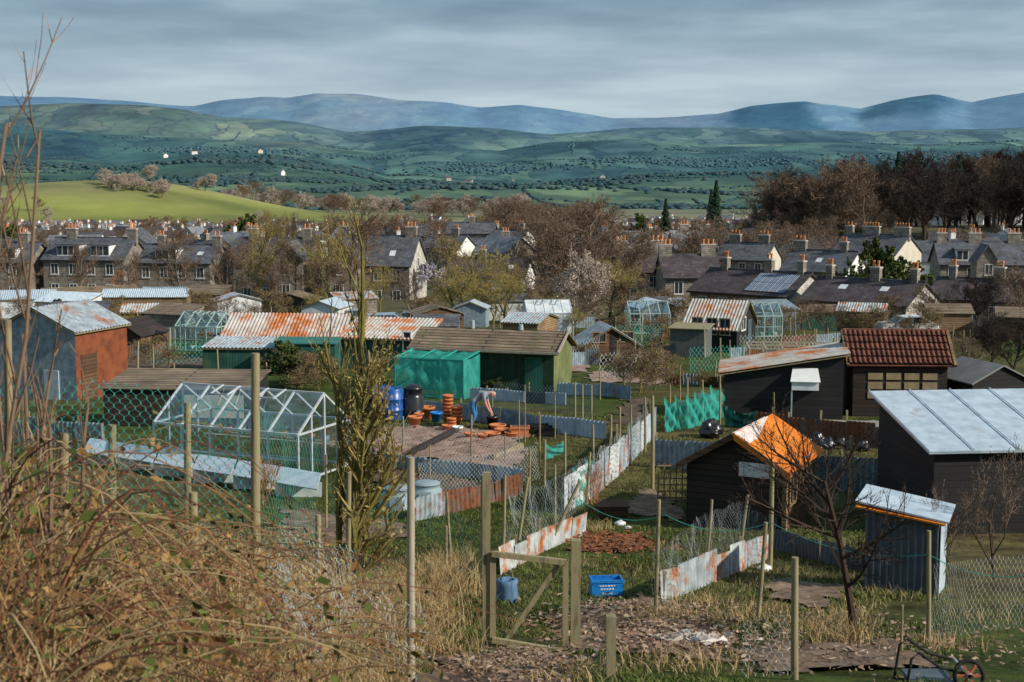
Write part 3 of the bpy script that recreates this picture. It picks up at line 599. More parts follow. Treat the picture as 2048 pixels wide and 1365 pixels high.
woods('hillside_hedgerows',wd_f,3800,7000,110,[(1400,4500,350,60,500),(500,4700,300,60,300),(1850,4600,240,60,350),(1000,4400,260,50,300)],4)
# ---------------------------------------------------------------- allotment structures
def S(px,Y): return px*Y*1.02/F
Pb=site(1450,1062)
def ex(mb,w,d):
    fbox(mb,'f',w,d,.1,.8,1.2,1.52,.0,.05,white_p)
    for i in range(5): fbox(mb,'f',w,d,.13,.77,1.23+i*.055,1.25+i*.055,.05,.065,dirtyw)
    for u in (.5,1.3,2.1): window(mb,'r',w,d,u,.6,.45,.6,fr=wood_tan,mull=1,t=.05)
    mb.bar((w/2+.02,-.03,1.3),(w/2+.02,-.03,-.3),.1,wood_tan)
    mb.bar((-w/2-.17,-.19,1.42-.1),(0,-.19,2.12),.05,wood_brown,.13); mb.bar((w/2+.17,-.19,1.42-.1),(0,-.19,2.12),.05,orange_f,.13)
s1=shed('wooden_shed',Pb+Vector((.25,.3,0)),2.3,2.6,-.48,'gy',1.40,2.10,wood_brown,orange_f,corr=False,ov=.16,extra=ex,gable=wood_dark,roof2=orange_f,thick=.04)
mb=MB(); s=(2.10-1.40)/1.15
def rp(x0,x1,y0,y1,dz,mat,y2=None):
    zz=lambda x:2.184-abs(x)*s+dz
    mb.slab([(x0,y0,zz(x0)),(x1,y0,zz(x1)),(x1,y2 or y1,zz(x1)),(x0,y1,zz(x0))],.012,mat)
rp(.02,.36,-.17,2.3,.02,pink_f,.5); rp(-.75,-.02,-.17,1.0,.02,pink_f,2.2); mb.obj('roof_patches',s1)
Pc=site(1800,1185)
def ex(mb,w,d):
    mb.corr((-w/2,-.03,-.1),(w/2,-.03,-.1),(w/2,-.03,1.15),(-w/2,-.03,1.3),galv_d,.11,.02)
    mb.corr((w/2+.03,0,-.1),(w/2+.03,d,-.1),(w/2+.03,d,1.1),(w/2+.03,0,1.15),galv_w,.11,.02)
    mb.slab([(-w/2-.15,-.2,1.41),(w/2+.1,-.2,1.23),(w/2+.1,.12,1.27),(-w/2-.15,.12,1.45)],.03,orange_f)
shed('corrugated_hut',Pc,1.15,1.0,-.38,'mx',1.40,1.22,galv,galv_w,corr=False,ov=.16,extra=ex,thick=.03)
Pd=site(2010,1075)
shed('large_black_shed',Pd+Vector((.35,.6,0)),3.6,3.4,.10,'my',1.75,2.4,wood_black,galv_w,corr=False,ov=.2,thick=.06,extra=lambda mb,w,d:[mb.bar((-w/2-.2+i*1.0,-.2,1.84),(-w/2-.2+i*1.0,d+.2,2.57),.02,galv_w) for i in range(5)])
Pe=site(1565,838)
def ex(mb,w,d):
    mb.M=Matrix.Translation((w*.18,-.02,1.05))
    mb.box(-.45,.45,-.35,-.02,0,.28,dirtyw); mb.slab([(-.5,-.42,.3),(.5,-.42,.3),(.42,-.03,.72),(-.42,-.03,.72)],.03,white_p); mb.bar((-.44,-.3,0),(-.44,-.3,-.95),.05,grey_wire); mb.M=None
    window(mb,'r',w,d,1.2,1.0,.35,.75,fr=dirtyw,gl=dirtyw,mull=0); fbox(mb,'r',w,d,2.0,2.5,.0,1.5,0,.03,wood_dark)
shed('black_shed',Pe,4.0,3.0,-.16,'mx',1.55,2.25,wood_black,rust_roof,ov=.2,extra=ex)
Pf=site(1800,838); hess=M('hessian',[(.22,.16,.09),(.34,.27,.17)],3)
def ex(mb,w,d):
    for c in range(4):
        for r in range(3): fbox(mb,'f',w,d,-1.1+c*.62,-.6+c*.62,.62+r*.33,.86+r*.33,.0,.03,hess)
    n=int((w+.4)/.17); s=(2.75-1.85)/1.2
    for i in range(n):
        x=-w/2-.15+i*.17
        for j in range(5):
            y=-.2+j*.28; z=1.95+(y+.0)*s; mb.path([(x,y,z+.06),(x,y+.27,z+.27*s+.03)],[.07,.06],tile_red,5)
    mb.bar((-w/2-.2,d/2,2.83),(w/2+.2,d/2,2.83),.16,tile_red)
    mb.bar((-w/2-.22,-.2,1.8),(-w/2-.22,d/2,2.85),.1,wood_tan); mb.bar((w/2+.22,-.2,1.8),(w/2+.22,d/2,2.85),.1,wood_tan)
shed('tiled_shed',Pf+Vector((.1,.5,0)),3.2,2.4,-.06,'gx',1.85,2.75,wood_dark,tile_red,corr=False,ov=.2,extra=ex)
shed('grey_roofed_shed',site(2000,835),2.3,2.2,.3,'gy',1.2,1.75,wood_black,M('grey_felt',[(.17,.17,.17),(.27,.27,.26)],2),corr=False,ov=.12)
Pg=site(965,782); w=S(285,62)
def ex(mb,w,d):
    mb.path([(-w*.15,d/2,2.5),(-w*.15,d/2,2.85)],[.1,.1],grey_wire,8); mb.path([(w*.2,d/2,2.5),(w*.2,d/2,2.75)],[.12,.1],grey_wire,8)
    mb.bar((-w/2-.2,-.22,1.75),(w/2+.2,-.22,1.75),.09,wood_pale); mb.bar((w/2+.24,-.22,1.78),(w/2+.24,d/2,2.52),.08,wood_pale)
    mb.box(-w*.2,-w*.05,-.04,-.01,.0,1.5,wood_dark); mb.box(w*.3,w*.42,-.04,-.01,.0,1.55,wood_green)
shed('long_green_shed',Pg,w,3.0,-.30,'gx',1.72,2.42,wood_dkgreen,felt_brown,corr=False,ov=.22,rside=wood_lime,extra=ex)
Ph=pos(565,78); shed('rusty_roofed_shed',Ph,S(235,78),4.2,-.10,'gx',zat(672,78)-Ph.z,zat(628,80)-Ph.z,wood_green,rust_or,ov=.2,rside=wood_green)
Pi=pos(762,72)
def ex(mb,w,d):
    window(mb,'r',w,d,1.2,1.0,.6,.8)
    window(mb,'f',w,d,w*.33,1.0,.35,.9,mull=0); fbox(mb,'f',w,d,w*.33+.5,w*.33+1.1,.0,1.7,0,.04,wood_dkgreen)
shed('green_shed',Pi,S(165,72),3.2,-.22,'my',zat(676,72)-Pi.z,zat(640,75)-Pi.z,wood_green,rust_roof,ov=.25,rside=wood_green,extra=ex)
Pj=pos(480,70); shed('low_lean_to',Pj,S(150,70),2.6,-.1,'my',zat(697,70)-Pj.z,zat(678,72)-Pj.z,wood_green,rust_some,ov=.1)
Pj=pos(610,69); shed('teal_lean_to',Pj,S(120,69),1.6,-.05,'my',zat(690,69)-Pj.z,zat(676,71)-Pj.z,wood_green,M('green_felt',[(.03,.14,.12),(.06,.20,.17)],2),corr=False,ov=.1)
Pk=pos(75,56); rpw=M('rust_painted_wall',[(.09,.03,.02),(.20,.06,.025),(.28,.085,.03)],1.6)
shed('rust_brown_shed',Pk,S(190,56),3.4,-.35,'gy',zat(660,56)-Pk.z,zat(612,57)-Pk.z,rpw,rust_some,ov=.15,gable=galv,rside=rpw,roof2=rust_some,
     extra=lambda mb,w,d:(fbox(mb,'r',w,d,.3,1.3,0,1.8,0,.03,wood_brown),fbox(mb,'f',w,d,w*.1,w*.1+.7,0,1.2,0,.05,galv_w)))
Pl=pos(240,85); shed('dark_shed',Pl,S(95,85),3,-.3,'gy',zat(672,85)-Pl.z,zat(640,86)-Pl.z,wood_dark,wood_dark,corr=False,rside=wood_brown)
Pm=pos(352,45.5)
shed('flat_roofed_hut',Pm,S(290,46),2.6,-.08,'my',zat(782,45.5)-Pm.z,zat(745,48)-Pm.z,wood_dark,felt_brown,corr=False,ov=.1,rside=wood_black,
     extra=lambda mb,w,d:fbox(mb,'f',w,d,w*.05,w*.47,zat(835,45.5)-Pm.z,zat(790,45.5)-Pm.z,0,.04,cream_r))
Pn=pos(1222,80)
def ex(mb,w,d): window(mb,'f',w,d,-.7,.9,.7,.5,fr=wood_tan); window(mb,'f',w,d,.9,.9,.7,.5,fr=wood_tan); fbox(mb,'f',w,d,-.05,.4,0,1.4,0,.03,wood_dark)
shed('wooden_hut',Pn,S(112,80),3,.15,'gy',zat(690,80)-Pn.z,zat(655,80)-Pn.z,wood_brown,rust_some,corr=True,ov=.2,extra=ex)
Pn=pos(1147,84); shed('dark_lean_to',Pn,S(55,84),2.2,.1,'my',zat(695,84)-Pn.z,zat(682,85)-Pn.z,wood_dark,wood_dark,corr=False)
Po=pos(1420,84)
def ex(mb,w,d):
    for u in (-.8,.1,.9): window(mb,'f',w,d,u,1.1,.55,.9,fr=wood_pale)
    window(mb,'r',w,d,1.2,1.3,.8,.7); fbox(mb,'r',w,d,2.2,2.9,0,1.8,0,.04,galv_d)
shed('chicken_shed',Po,S(108,84),4,-.45,'gx',zat(655,84)-Po.z,zat(600,86)-Po.z,wood_black,rust_roof,ov=.2,rside=wood_black,extra=ex)
Po=pos(1375,80); shed('netted_run',Po,S(70,80),2.2,-.3,'my',zat(660,80)-Po.z,zat(650,82)-Po.z,M('tarnished_mesh',[(.07,.08,.08),(.14,.15,.14)],3),wood_post,corr=False)
rr=random.Random(31)
wl=[wood_dark,wood_brown,wood_green,galv,wood_tan,dirtyw,stone]; rl=[(galv_w,1),(rust_some,1),(slate,0),(galv,1),(dirtyw,0),(rust_mix,1),(felt_brown,0)]
for px,Y,ww,hh in [(40,130,6,2.3),(120,118,5,2.4),(185,140,9,2.6),(290,135,8,2.5),(345,145,6,2.5),(400,140,4,2.5),(150,100,4,2.1),(285,105,3,2),(330,100,3.5,2),(100,92,3.5,2),(880,100,3.5,2),(1290,118,3,2.1),(1010,125,4,2.2),(715,135,4,2.2),(570,130,5,2.3),(480,128,4,2.2),(640,110,3,2.1),(2040,95,3,2),(1900,100,3,2.1),(1720,108,3.5,2.1),(1560,112,3,2),(1320,108,3,2.2),(870,84,2.6,2),(1350,118,2.5,2),(1640,118,3,2),(940,112,2.5,2),(1040,92,2.4,1.8)]:
    rf=rr.choice(rl); P=pos(px,Y); shed('garden_shed',P,ww,rr.uniform(2,4),rr.uniform(-.5,.5),rr.choice(['gx','my','gy','gx']),hh*.75,hh,rr.choice(wl),rf[0],corr=bool(rf[1]),ov=.15)
glass,ntg,bg=newmat('greenhouse_glass')
ntg.nodes.remove(bg); out=ntg.nodes['Material Output']; tr=ntg.nodes.new('ShaderNodeBsdfTransparent'); gl_=ntg.nodes.new('ShaderNodeBsdfGlossy'); gl_.inputs['Roughness'].default_value=.12; gl_.inputs['Color'].default_value=(.75,.85,.9,1); tr.inputs[0].default_value=(.86,.94,.96,1)
mxs=ntg.nodes.new('ShaderNodeMixShader'); ntg.links.new(tr.outputs[0],mxs.inputs[1]); ntg.links.new(gl_.outputs[0],mxs.inputs[2]); nz=noise(ntg,1.5,5); rg=ramp(ntg,[(.08,)*3,(.40,)*3],.35,.7); ntg.links.new(nz.outputs[0],rg.inputs[0]); ntg.links.new(rg.outputs[0],mxs.inputs[0]); ntg.links.new(mxs.outputs[0],out.inputs[0])
pgp=M('pale_green_paint',[(.30,.42,.40),(.42,.52,.50)],2)
def greenhouse(name,P,w,d,yaw,he,hr,bay=.62,t=.05,fr=None,gm_=None):
    fr=fr or alu; e=empty(name,P,yaw); f=MB(); g=MB(); n=max(2,int(w/bay)); x0=-w/2
    for i in range(n+1):
        x=x0+w*i/n
        f.bar((x,0,-.2),(x,0,he),t,fr); f.bar((x,d,-.2),(x,d,he),t,fr); f.bar((x,0,he),(x,d/2,hr),t,fr); f.bar((x,d,he),(x,d/2,hr),t,fr)
    for y,z in ((0,he),(d,he),(d/2,hr),(0,.1),(d,.1)): f.bar((x0,y,z),(x0+w,y,z),t*1.3,fr)
    f.bar((x0,0,he*.5),(x0+w,0,he*.5),t*.8,fr)
    for x in (x0,x0+w):
        f.bar((x,0,.1),(x,d,.1),t,fr); f.bar((x,0,he),(x,d,he),t,fr)
        for k in range(1,4): y=d*k/4; f.bar((x,y,0),(x,y,he+(hr-he)*(1-abs(y-d/2)/(d/2))),t,fr)
    f.bar((x0+w*.05,0,.1),(x0+w*.3,0,he),t*.7,fr); f.bar((x0+w*.7,d,.1),(x0+w*.95,d,he),t*.7,fr)
    for k in (.3,.62):
        x=x0+w*k; s=(hr-he)/(d/2); f.bar((x,d/2,hr+.04),(x,d*.27,hr-d*.23*s+.3),t*.8,fr); f.bar((x+w*.12,d/2,hr+.04),(x+w*.12,d*.27,hr-d*.23*s+.3),t*.8,fr); f.bar((x,d*.27,hr-d*.23*s+.3),(x+w*.12,d*.27,hr-d*.23*s+.3),t*.8,fr)
    q=gm_ or glass
    g.poly([(x0,0,0),(x0+w,0,0),(x0+w,0,he),(x0,0,he)],q); g.poly([(x0,d,0),(x0+w,d,0),(x0+w,d,he),(x0,d,he)],q)
    g.poly([(x0,0,he),(x0+w,0,he),(x0+w,d/2,hr),(x0,d/2,hr)],q); g.poly([(x0,d,he),(x0+w,d,he),(x0+w,d/2,hr),(x0,d/2,hr)],q)
    for x in (x0,x0+w): g.poly([(x,0,0),(x,d,0),(x,d,he),(x,d/2,hr),(x,0,he)],q)
    st=MB(); st.box(x0+.2,x0+w-.2,d-.7,d-.15,.7,.74,wood_pale)
    for k in range(9): st.lathe((x0+.4+k*w/10,d-.4,.745),[(.0,0),(.09,0),(.12,.2),(.1,.19)],terra if k%2 else grey_pl,10)
    for k in range(6): st.lathe((x0+.5+k*w/7,.5,.02),[(.0,0),(.13,0),(.17,.3),(.14,.28)],white_p if k%2 else teal_net,10)
    f.obj('frame',e); g.obj('glazing',e); st.obj('staging',e); return e
greenhouse('greenhouse',site(455,962)+Vector((-.1,.2,0)),4.6,2.6,-.42,1.35,2.25,bay=.9)
greenhouse('small_greenhouse',pos(392,84),S(92,84),2.4,-.3,1.5,2.3,fr=pgp)
greenhouse('white_roof_greenhouse',pos(1100,100),S(90,100),3.5,.1,1.6,2.4,gm_=dirtyw)
greenhouse('back_greenhouse',pos(1520,98),S(90,98),2.4,.1,1.5,2.3,fr=pgp)
greenhouse('back_greenhouse',pos(1300,102),S(80,102),2.4,.1,1.5,2.3,fr=pgp)
mb=MB(); a=site(165,930); b_=site(640,1010)
for i in range(6):
    p=a.lerp(b_,i/6); q=a.lerp(b_,(i+.94)/6); p.z=h(p.x,p.y); q.z=h(q.x,q.y)
    mb.box(p.x,q.x,p.y,p.y+.05,p.z-.1,p.z+.35,dirtyw); mb.slab([(p.x,p.y-.02,p.z+.37),(q.x,q.y-.02,q.z+.37),(q.x,q.y+.8,q.z+.6),(p.x,p.y+.8,p.z+.6)],.03,galv_w)
mb.obj('cold_frame')
netm,ntn,bn=newmat('teal_debris_net'); ntn.nodes.remove(bn); out=ntn.nodes['Material Output']; tr=ntn.nodes.new('ShaderNodeBsdfTransparent'); df=ntn.nodes.new('ShaderNodeBsdfDiffuse'); tl=ntn.nodes.new('ShaderNodeBsdfTranslucent')
for q in (df,tl): q.inputs[0].default_value=(.08,.52,.44,1)
a1=ntn.nodes.new('ShaderNodeMixShader'); a1.inputs[0].default_value=.4; ntn.links.new(df.outputs[0],a1.inputs[1]); ntn.links.new(tl.outputs[0],a1.inputs[2]); a2=ntn.nodes.new('ShaderNodeMixShader'); nz=noise(ntn,2.5,6); rg=ramp(ntn,[(.35,)*3,(.85,)*3],.35,.65); ntn.links.new(nz.outputs[0],rg.inputs[0]); ntn.links.new(rg.outputs[0],a2.inputs[0]); ntn.links.new(tr.outputs[0],a2.inputs[1]); ntn.links.new(a1.outputs[0],a2.inputs[2]); ntn.links.new(a2.outputs[0],out.inputs[0])
def wavy(g,a,b_,c,dd,mat,n=16,am=.04):
    a,b_,c,dd=map(Vector,(a,b_,c,dd)); nn_=(b_-a).cross(dd-a).normalized(); vs=[];fs=[]
    for j in range(n+1):
        for i in range(n+1):
            u=i/n;v=j/n; p=a.lerp(b_,u).lerp(dd.lerp(c,u),v); k=math.sin(u*9+v*4)*math.cos(v*7-u*3)+.5*math.sin(u*31+v*3); vs.append(p+nn_*am*k*max(0,math.sin(math.pi*u))**.5-Vector((0,0,.12*v*math.sin(math.pi*u)*am*10)))
    for j in range(n):
        for i in range(n): q=j*(n+1)+i; fs.append((q,q+1,q+n+2,q+n+1))
    g.add(vs,fs,mat,True)
P=site(858,798); e=empty('netted_fruit_cage',P,-.3); w,d,hh=2.9,2.0,1.6; f=MB(); g=MB()
for x in (-w/2,-w/6,w/6,w/2):
    f.bar((x,0,-.1),(x,0,hh),.05,teal_net); f.bar((x,d,-.1),(x,d,hh),.05,teal_net); f.bar((x,0,hh),(x,d,hh+.12),.05,teal_net)
for y in (0,d): f.bar((-w/2,y,hh),(w/2,y,hh),.05,teal_net); f.bar((-w/2,y,.1),(w/2,y,.1),.05,teal_net)
wavy(g,(-w/2,0,0),(w/2,0,0),(w/2,0,hh),(-w/2,0,hh),netm,24,.08); wavy(g,(w/2,0,0),(w/2,d,0),(w/2,d,hh),(w/2,0,hh),netm); wavy(g,(-w/2,0,0),(-w/2,d,0),(-w/2,d,hh),(-w/2,0,hh),netm); wavy(g,(-w/2,0,hh),(w/2,0,hh),(w/2,d,hh+.1),(-w/2,d,hh+.1),netm,24,.06); wavy(g,(-w/2,d,0),(w/2,d,0),(w/2,d,hh),(-w/2,d,hh),netm)
f.obj('frame',e); g.obj('netting',e)
P=pos(1600,64); e=empty('timber_fruit_cage',P,-.1); f=MB(); w=S(200,64)
for i in range(7):
    x=-w/2+w*i/6
    for y in (0,2.5): f.bar((x,y,-.2),(x,y,1.5),.07,wood_pale)
    f.bar((x,0,1.5),(x,2.5,1.5),.06,wood_pale)
for y in (0,1.25,2.5):
    f.bar((-w/2,y,1.54),(w/2,y,1.54),.07,wood_pale)
    if y!=1.25: f.bar((-w/2,y,.8),(w/2,y,.8),.06,wood_pale)
f.obj('timber_frame',e)
# ---------------------------------------------------------------- fences
def corr_fence(name,pts,hh,mat,h2=None,panel=1.0,period=.15,mats=None,posts=True,seed=1,sink=.1):
    rr=random.Random(seed); mb=MB(); W=[site(*p) if len(p)==2 else Vector(p) for p in pts]; n=len(W)-1
    for i in range(n):
        a,b_=W[i],W[i+1]; L=(b_-a).length; k=max(1,int(round(L/panel)))
        for j in range(k):
            p=a.lerp(b_,j/k); q=a.lerp(b_,(j+1.03)/k); zp=h(p.x,p.y)-sink; zq=h(q.x,q.y)-sink
            t=(i+j/k)/n; hk=(hh+((h2 or hh)-hh)*t)*rr.uniform(.88,1.1); m=rr.choice(mats) if mats else mat
            off=Vector((rr.uniform(-.02,.02),rr.uniform(-.03,.03),0)); ln=Vector((rr.uniform(-.05,.05),rr.uniform(-.06,.06),0))
            mb.corr(Vector((p.x,p.y,zp))+off,Vector((q.x,q.y,zq))+off,Vector((q.x,q.y,zq+hk+sink+rr.uniform(-.04,.04)))+off+ln,Vector((p.x,p.y,zp+hk+sink))+off+ln,m,period,.026)
            if posts and rr.random()<.6: mb.bar((p.x,p.y+.06,zp),(p.x+rr.uniform(-.06,.06),p.y+.08,zp+hk*rr.uniform(1.1,1.6)),.06,wood_post)
    return mb.obj(name)
corr_fence('corrugated_fence',[(1000,1150),(1080,1108),(1170,1070)],.45,rust_mix,seed=2)
corr_fence('corrugated_fence',[(1130,1030),(1180,1000),(1235,955),(1310,872)],.95,galv_w,mats=[galv_w,galv,rust_some,rust_mix,dirtyw],seed=3)
corr_fence('corrugated_fence',[(1322,1203),(1430,1165),(1538,1118)],.52,rust_mix,mats=[rust_mix,rust_some,rust_mix],seed=4)
corr_fence('corrugated_fence',[(830,1045),(940,1020),(1045,992)],.55,rust_brown,mats=[rust_brown,rust_brown,rust_some],seed=5)
corr_fence('corrugated_fence',[(735,930),(850,945),(940,958),(1045,975)],.42,galv,mats=[galv,galv_w],seed=6)
corr_fence('corrugated_fence',[(850,830),(960,845),(1080,865),(1210,880)],.55,galv_w,mats=[galv_w,galv,rust_some],seed=7)
corr_fence('corrugated_fence',[(1312,935),(1440,950),(1600,975),(1860,1000)],.85,galv,mats=[galv,galv,galv_d],seed=8)
corr_fence('corrugated_fence',[(1545,1100),(1640,1125),(1745,1150)],.45,galv_d,seed=9)
corr_fence('corrugated_fence',[(1512,865),(1640,880),(1750,895),(1860,908)],.65,rust_brown,seed=10)
corr_fence('corrugated_fence',[(-30,880),(100,895),(210,905)],.8,galv,mats=[galv,rust_some],seed=11)
corr_fence('corrugated_fence',[(940,800),(1050,805),(1130,810)],.5,galv,mats=[galv,galv_d,galv_w],seed=12)
corr_fence('corrugated_fence',[(1115,790),(1200,792),(1260,800)],.55,galv,mats=[galv_w,galv],seed=13)
corr_fence('corrugated_fence',[(1330,770),(1400,772),(1470,778)],.5,galv_w,mats=[galv_w,galv,wood_brown],seed=14)
corr_fence('corrugated_fence',[(1905,790),(1980,800),(2100,810)],.9,galv_d,seed=15)
corr_fence('corrugated_fence',[(1130,715),(1250,735),(1340,742)],.4,rust_brown,seed=16)
for k,(pa,pb,Y) in enumerate([(1460,1640,75),(1560,1700,88),(300,440,95),(200,330,78),(1300,1400,95),(880,1000,90),(1080,1200,72),(1380,1500,92),(1120,1300,110),(1400,1600,105),(450,640,105),(0,160,84)]):
    a,b_=pos(pa,Y),pos(pb,Y+3); corr_fence('corrugated_fence',[tuple(a),tuple(b_)],.8,galv_d,mats=[galv_d,galv,rust_brown,wood_brown],seed=20+k)
def post(px,pyb,pyt,r=.04,pxt=None,Y=None,mat=None,sq=False,name='fence_post'):
    b_=site(px,pyb) if Y is None else pos(px,Y); t=up(pxt if pxt is not None else px,pyt,b_.y)
    mb=MB(); b_=b_-Vector((0,0,.2)); mid=b_.lerp(t,.5)+Vector((R.uniform(-.012,.012),0,0))
    if sq: mb.bar(b_,t,r*2,mat or wood_post)
    else: mb.path([b_,mid,t],[r,r*.95,r*.85],mat or wood_post,8)
    o=mb.obj(name); return b_,t
P3=lambda px,pt,Y,**k: post(px,0,pt,Y=Y,**k)
P3(822,915,12.2,r=.038,mat=wood_pale); P3(511,707,14.2,r=.05); P3(1590,1115,13,r=.038); P3(1222,1232,13,r=.045,sq=True)
for a in [(1310,1235,1000,.03,1318),(1512,1250,1045,.03,1532),(1858,1290,1062,.03),(1305,985,792,.05),(1540,1140,925,.045,1545),(1805,1315,1212,.015),(1703,1010,872,.05),(1412,1120,1000,.03,1424),(1480,1090,990,.035,1496),
          (905,1125,985,.03,893),(892,1160,1052,.03),(1030,1110,955,.035,1056),(1088,1095,962,.035,1160),(1004,1140,950,.03,1010),(966,1180,950,.045),(1170,1030,905,.035,1180),(1090,1010,880,.035),(1130,1000,865,.035),(1186,985,850,.035),(1222,965,830,.04),(1240,945,815,.035),(1262,930,810,.03),(1290,905,795,.04),(1060,1020,900,.03),(1110,1050,930,.03),
          (698,1190,945,.035),(652,1060,910,.03),(636,1180,1030,.04),(943,945,830,.03),(1080,930,830,.025),(1038,900,800,.02),(700,1000,900,.03),(806,900,833,.03),
          (1340,860,770,.035),(1375,855,755,.035),(1405,850,760,.035),(1440,850,752,.035),(1165,855,770,.035),(1183,860,770,.035),(1150,845,765,.035),(1058,800,765,.03),(1413,985,905,.02),(1545,890,815,.02),(1548,850,785,.02),
          (1668,835,770,.02),(1640,780,700,.02),(1200,800,740,.03),(1360,800,730,.03),(1515,720,640,.03),(1940,740,660,.03),(700,840,760,.02),(985,840,780,.025),(1050,885,770,.02),(1110,880,790,.02),(1010,930,870,.02),(860,960,890,.02)]:
    post(*a)
for px,pt,Y in [(128,868,11.5),(386,985,12.5),(15,640,13.5),(375,805,16),(225,850,14)]: P3(px,pt,Y,r=.045)
rr=random.Random(5)
for i in range(120):
    px=rr.uniform(180,1950); Y=rr.uniform(60,105); p=pos(px,Y); mb=MB(); mb.path([p-Vector((0,0,.2)),p+Vector((rr.uniform(-.1,.1),0,rr.uniform(1.1,2.0)))],[.045,.04],wood_post if i%3 else wood_pale,6); mb.obj('fence_post')
yb=site(1060,1300).y
e=empty('wooden_gate',(0,0,0)); g=MB()
def gp(px,py,dy=0): return up(px,py,yb+dy)
for a,b_,w in [((972,1300),(974,945),.08),((1150,1325),(1152,1080),.11)]: g.bar(gp(*a)-Vector((0,0,.2)),gp(*b_),w,wood_post)
g.obj('posts',e); g=MB()
for a,b_,w,dy in [((986,1290),(986,1105),.065,-.03),((1131,1315),(1131,1122),.065,-.03),((984,1108),(1133,1125),.06,-.08),((984,1280),(1133,1305),.06,-.08),((1008,1288),(1116,1130),.055,.02)]: g.bar(gp(*a,dy),gp(*b_,dy),w,wood_post)
g.bar(gp(975,1308),gp(1150,1322),.08,wood_post); g.obj('frame',e)
def hexmesh(name,pts,hh,cell,w,mat,crumple=.04,seed=0,base=0,sag=.05):
    P=np.array([tuple(p) for p in pts]); sl=np.r_[0,np.cumsum(np.linalg.norm(np.diff(P,axis=0),axis=1))]; L=sl[-1]
    ns=int(L/(cell*.5)); nt_=int(hh/(cell*.3)); i=np.arange(ns)[:,None]; k=np.arange(nt_+1)[None,:]
    off=np.where(((k//2)%2)==0,1,-1)*np.where(i%2==0,1,-1)*cell*.22
    s=i*cell*.5+off; t=(k*cell*.3)*np.ones_like(s)
    t=t*(1-sag*np.abs(np.sin(s*1.7+seed)))
    x=np.interp(s,sl,P[:,0]); y=np.interp(s,sl,P[:,1]); z=np.interp(s,sl,P[:,2])+base
    cr=crumple*fb(s,t,.5,seed); Q=np.stack([x+cr,y+cr*.8,z+t+crumple*.4*fb(t,s,.4,seed+3)],-1)
    a=Q[:,:-1]; b_=Q[:,1:]; tang=np.gradient(np.stack([x,y,z*0],-1),axis=0); tang/=np.linalg.norm(tang,axis=-1,keepdims=True)+1e-9; o=tang[:,:-1]*w*.5
    V=np.stack([a-o,a+o,b_+o,b_-o],2).reshape(-1,3); n=len(V)//4; return bulk(name,V,np.arange(n*4).reshape(-1,4),[mat])
def gl(*pp): return [site(*p) for p in pp]
hexmesh('green_wire_fence',[pos(-60,13.6),pos(140,13.8),pos(300,14),pos(511,14.2),pos(640,16.5)],1.85,.10,.006,teal_wire,.03,1)
hexmesh('wire_fence',[pos(822,12.3),pos(700,13.0),pos(560,11.8)],.95,.10,.006,grey_wire,.08,2)
hexmesh('wire_fence',[pos(822,12.0),pos(640,10.8),pos(500,9.8)],.75,.10,.006,grey_wire,.16,9)
hexmesh('wire_fence',gl((1015,1118),(1088,1075),(1150,1030),(1222,968),(1300,890)),1.25,.11,.009,grey_wire,.08,3)
hexmesh('green_wire_fence',gl((965,1180),(905,1125),(790,1060),(660,1060)),1.1,.10,.008,teal_wire,.05,4)
hexmesh('wire_fence',gl((1310,1235),(1412,1120),(1480,1090),(1540,1140)),.95,.09,.005,grey_wire,.08,5)
hexmesh('wire_fence',gl((1860,1290),(1930,1270),(2050,1255)),1.0,.10,.004,grey_wire,.05,6)
hexmesh('wire_fence',gl((1150,1325),(1222,1385),),.8,.09,.004,teal_wire,.05,7)
hexmesh('wire_fence',gl((1540,1060),(1703,1005),(1860,1010)),1.1,.10,.007,teal_wire,.05,8)
hexmesh('wire_fence',gl((840,1000),(960,985),(1080,960)),1.0,.11,.009,grey_wire,.05,11)
hexmesh('wire_fence',[site(1590,1350),site(1480,1362)],.6,.10,.0035,grey_wire,.05,12)
hexmesh('wire_fence',gl((700,905),(820,905),(930,925),(1050,940)),.9,.12,.009,grey_wire,.05,13)
hexmesh('wire_fence',gl((985,815),(1100,822),(1200,835)),1.0,.14,.013,grey_wire,.05,14)
for k,(pa,pb,Y) in enumerate([(1200,1330,66),(1380,1500,70),(1140,1200,76),(300,460,74),(1480,1700,80),(1180,1330,90)]): hexmesh('wire_fence',[pos(pa,Y),pos(pb,Y+2)],1.3,.25,.022,[grey_wire,teal_wire][k%2],.05,30+k)
def netpanel(name,pts,hh,seed=1,mat=None):
    mb=MB(); W=gl(*pts)
    for i in range(len(W)-1):
        a,b_=W[i],W[i+1]; wavy(mb,a,b_,b_+Vector((0,0,hh*R.uniform(.75,1.05))),a+Vector((0,0,hh)),mat or netm,20,.14)
    return mb.obj(name)
netpanel('green_netting_fence',[(1330,865),(1350,860),(1375,858),(1390,853),(1405,850)],1.15); netpanel('green_netting_fence',[(1405,850),(1422,844),(1440,838),(1462,830)],1.25)
netpanel('green_netting_fence',[(1450,852),(1515,860)],.65,mat=M('dark_green_net',[(.01,.10,.08),(.03,.18,.14)],4)); netpanel('green_netting_fence',[(1150,1015),(1175,1000),(1222,955)],1.0)
netpanel('green_netting_fence',[(1090,920),(1130,905)],.5)
mb=MB(); a=up(1160,1000,20); b_=up(1330,1030,19.5); c=up(1540,1045,19); d_=up(1858,1110,17.5); e_=up(2100,1140,17)
for p,q in ((a,b_),(b_,c),(c,d_),(d_,e_)):
    mb.path([p.lerp(q,t)-Vector((0,0,.35*4*t*(1-t)*.5)) for t in np.linspace(0,1,9)],.006,teal_wire,5,cap=False)
mb.obj('green_cord')
P=site(1352,1003); e=MB()
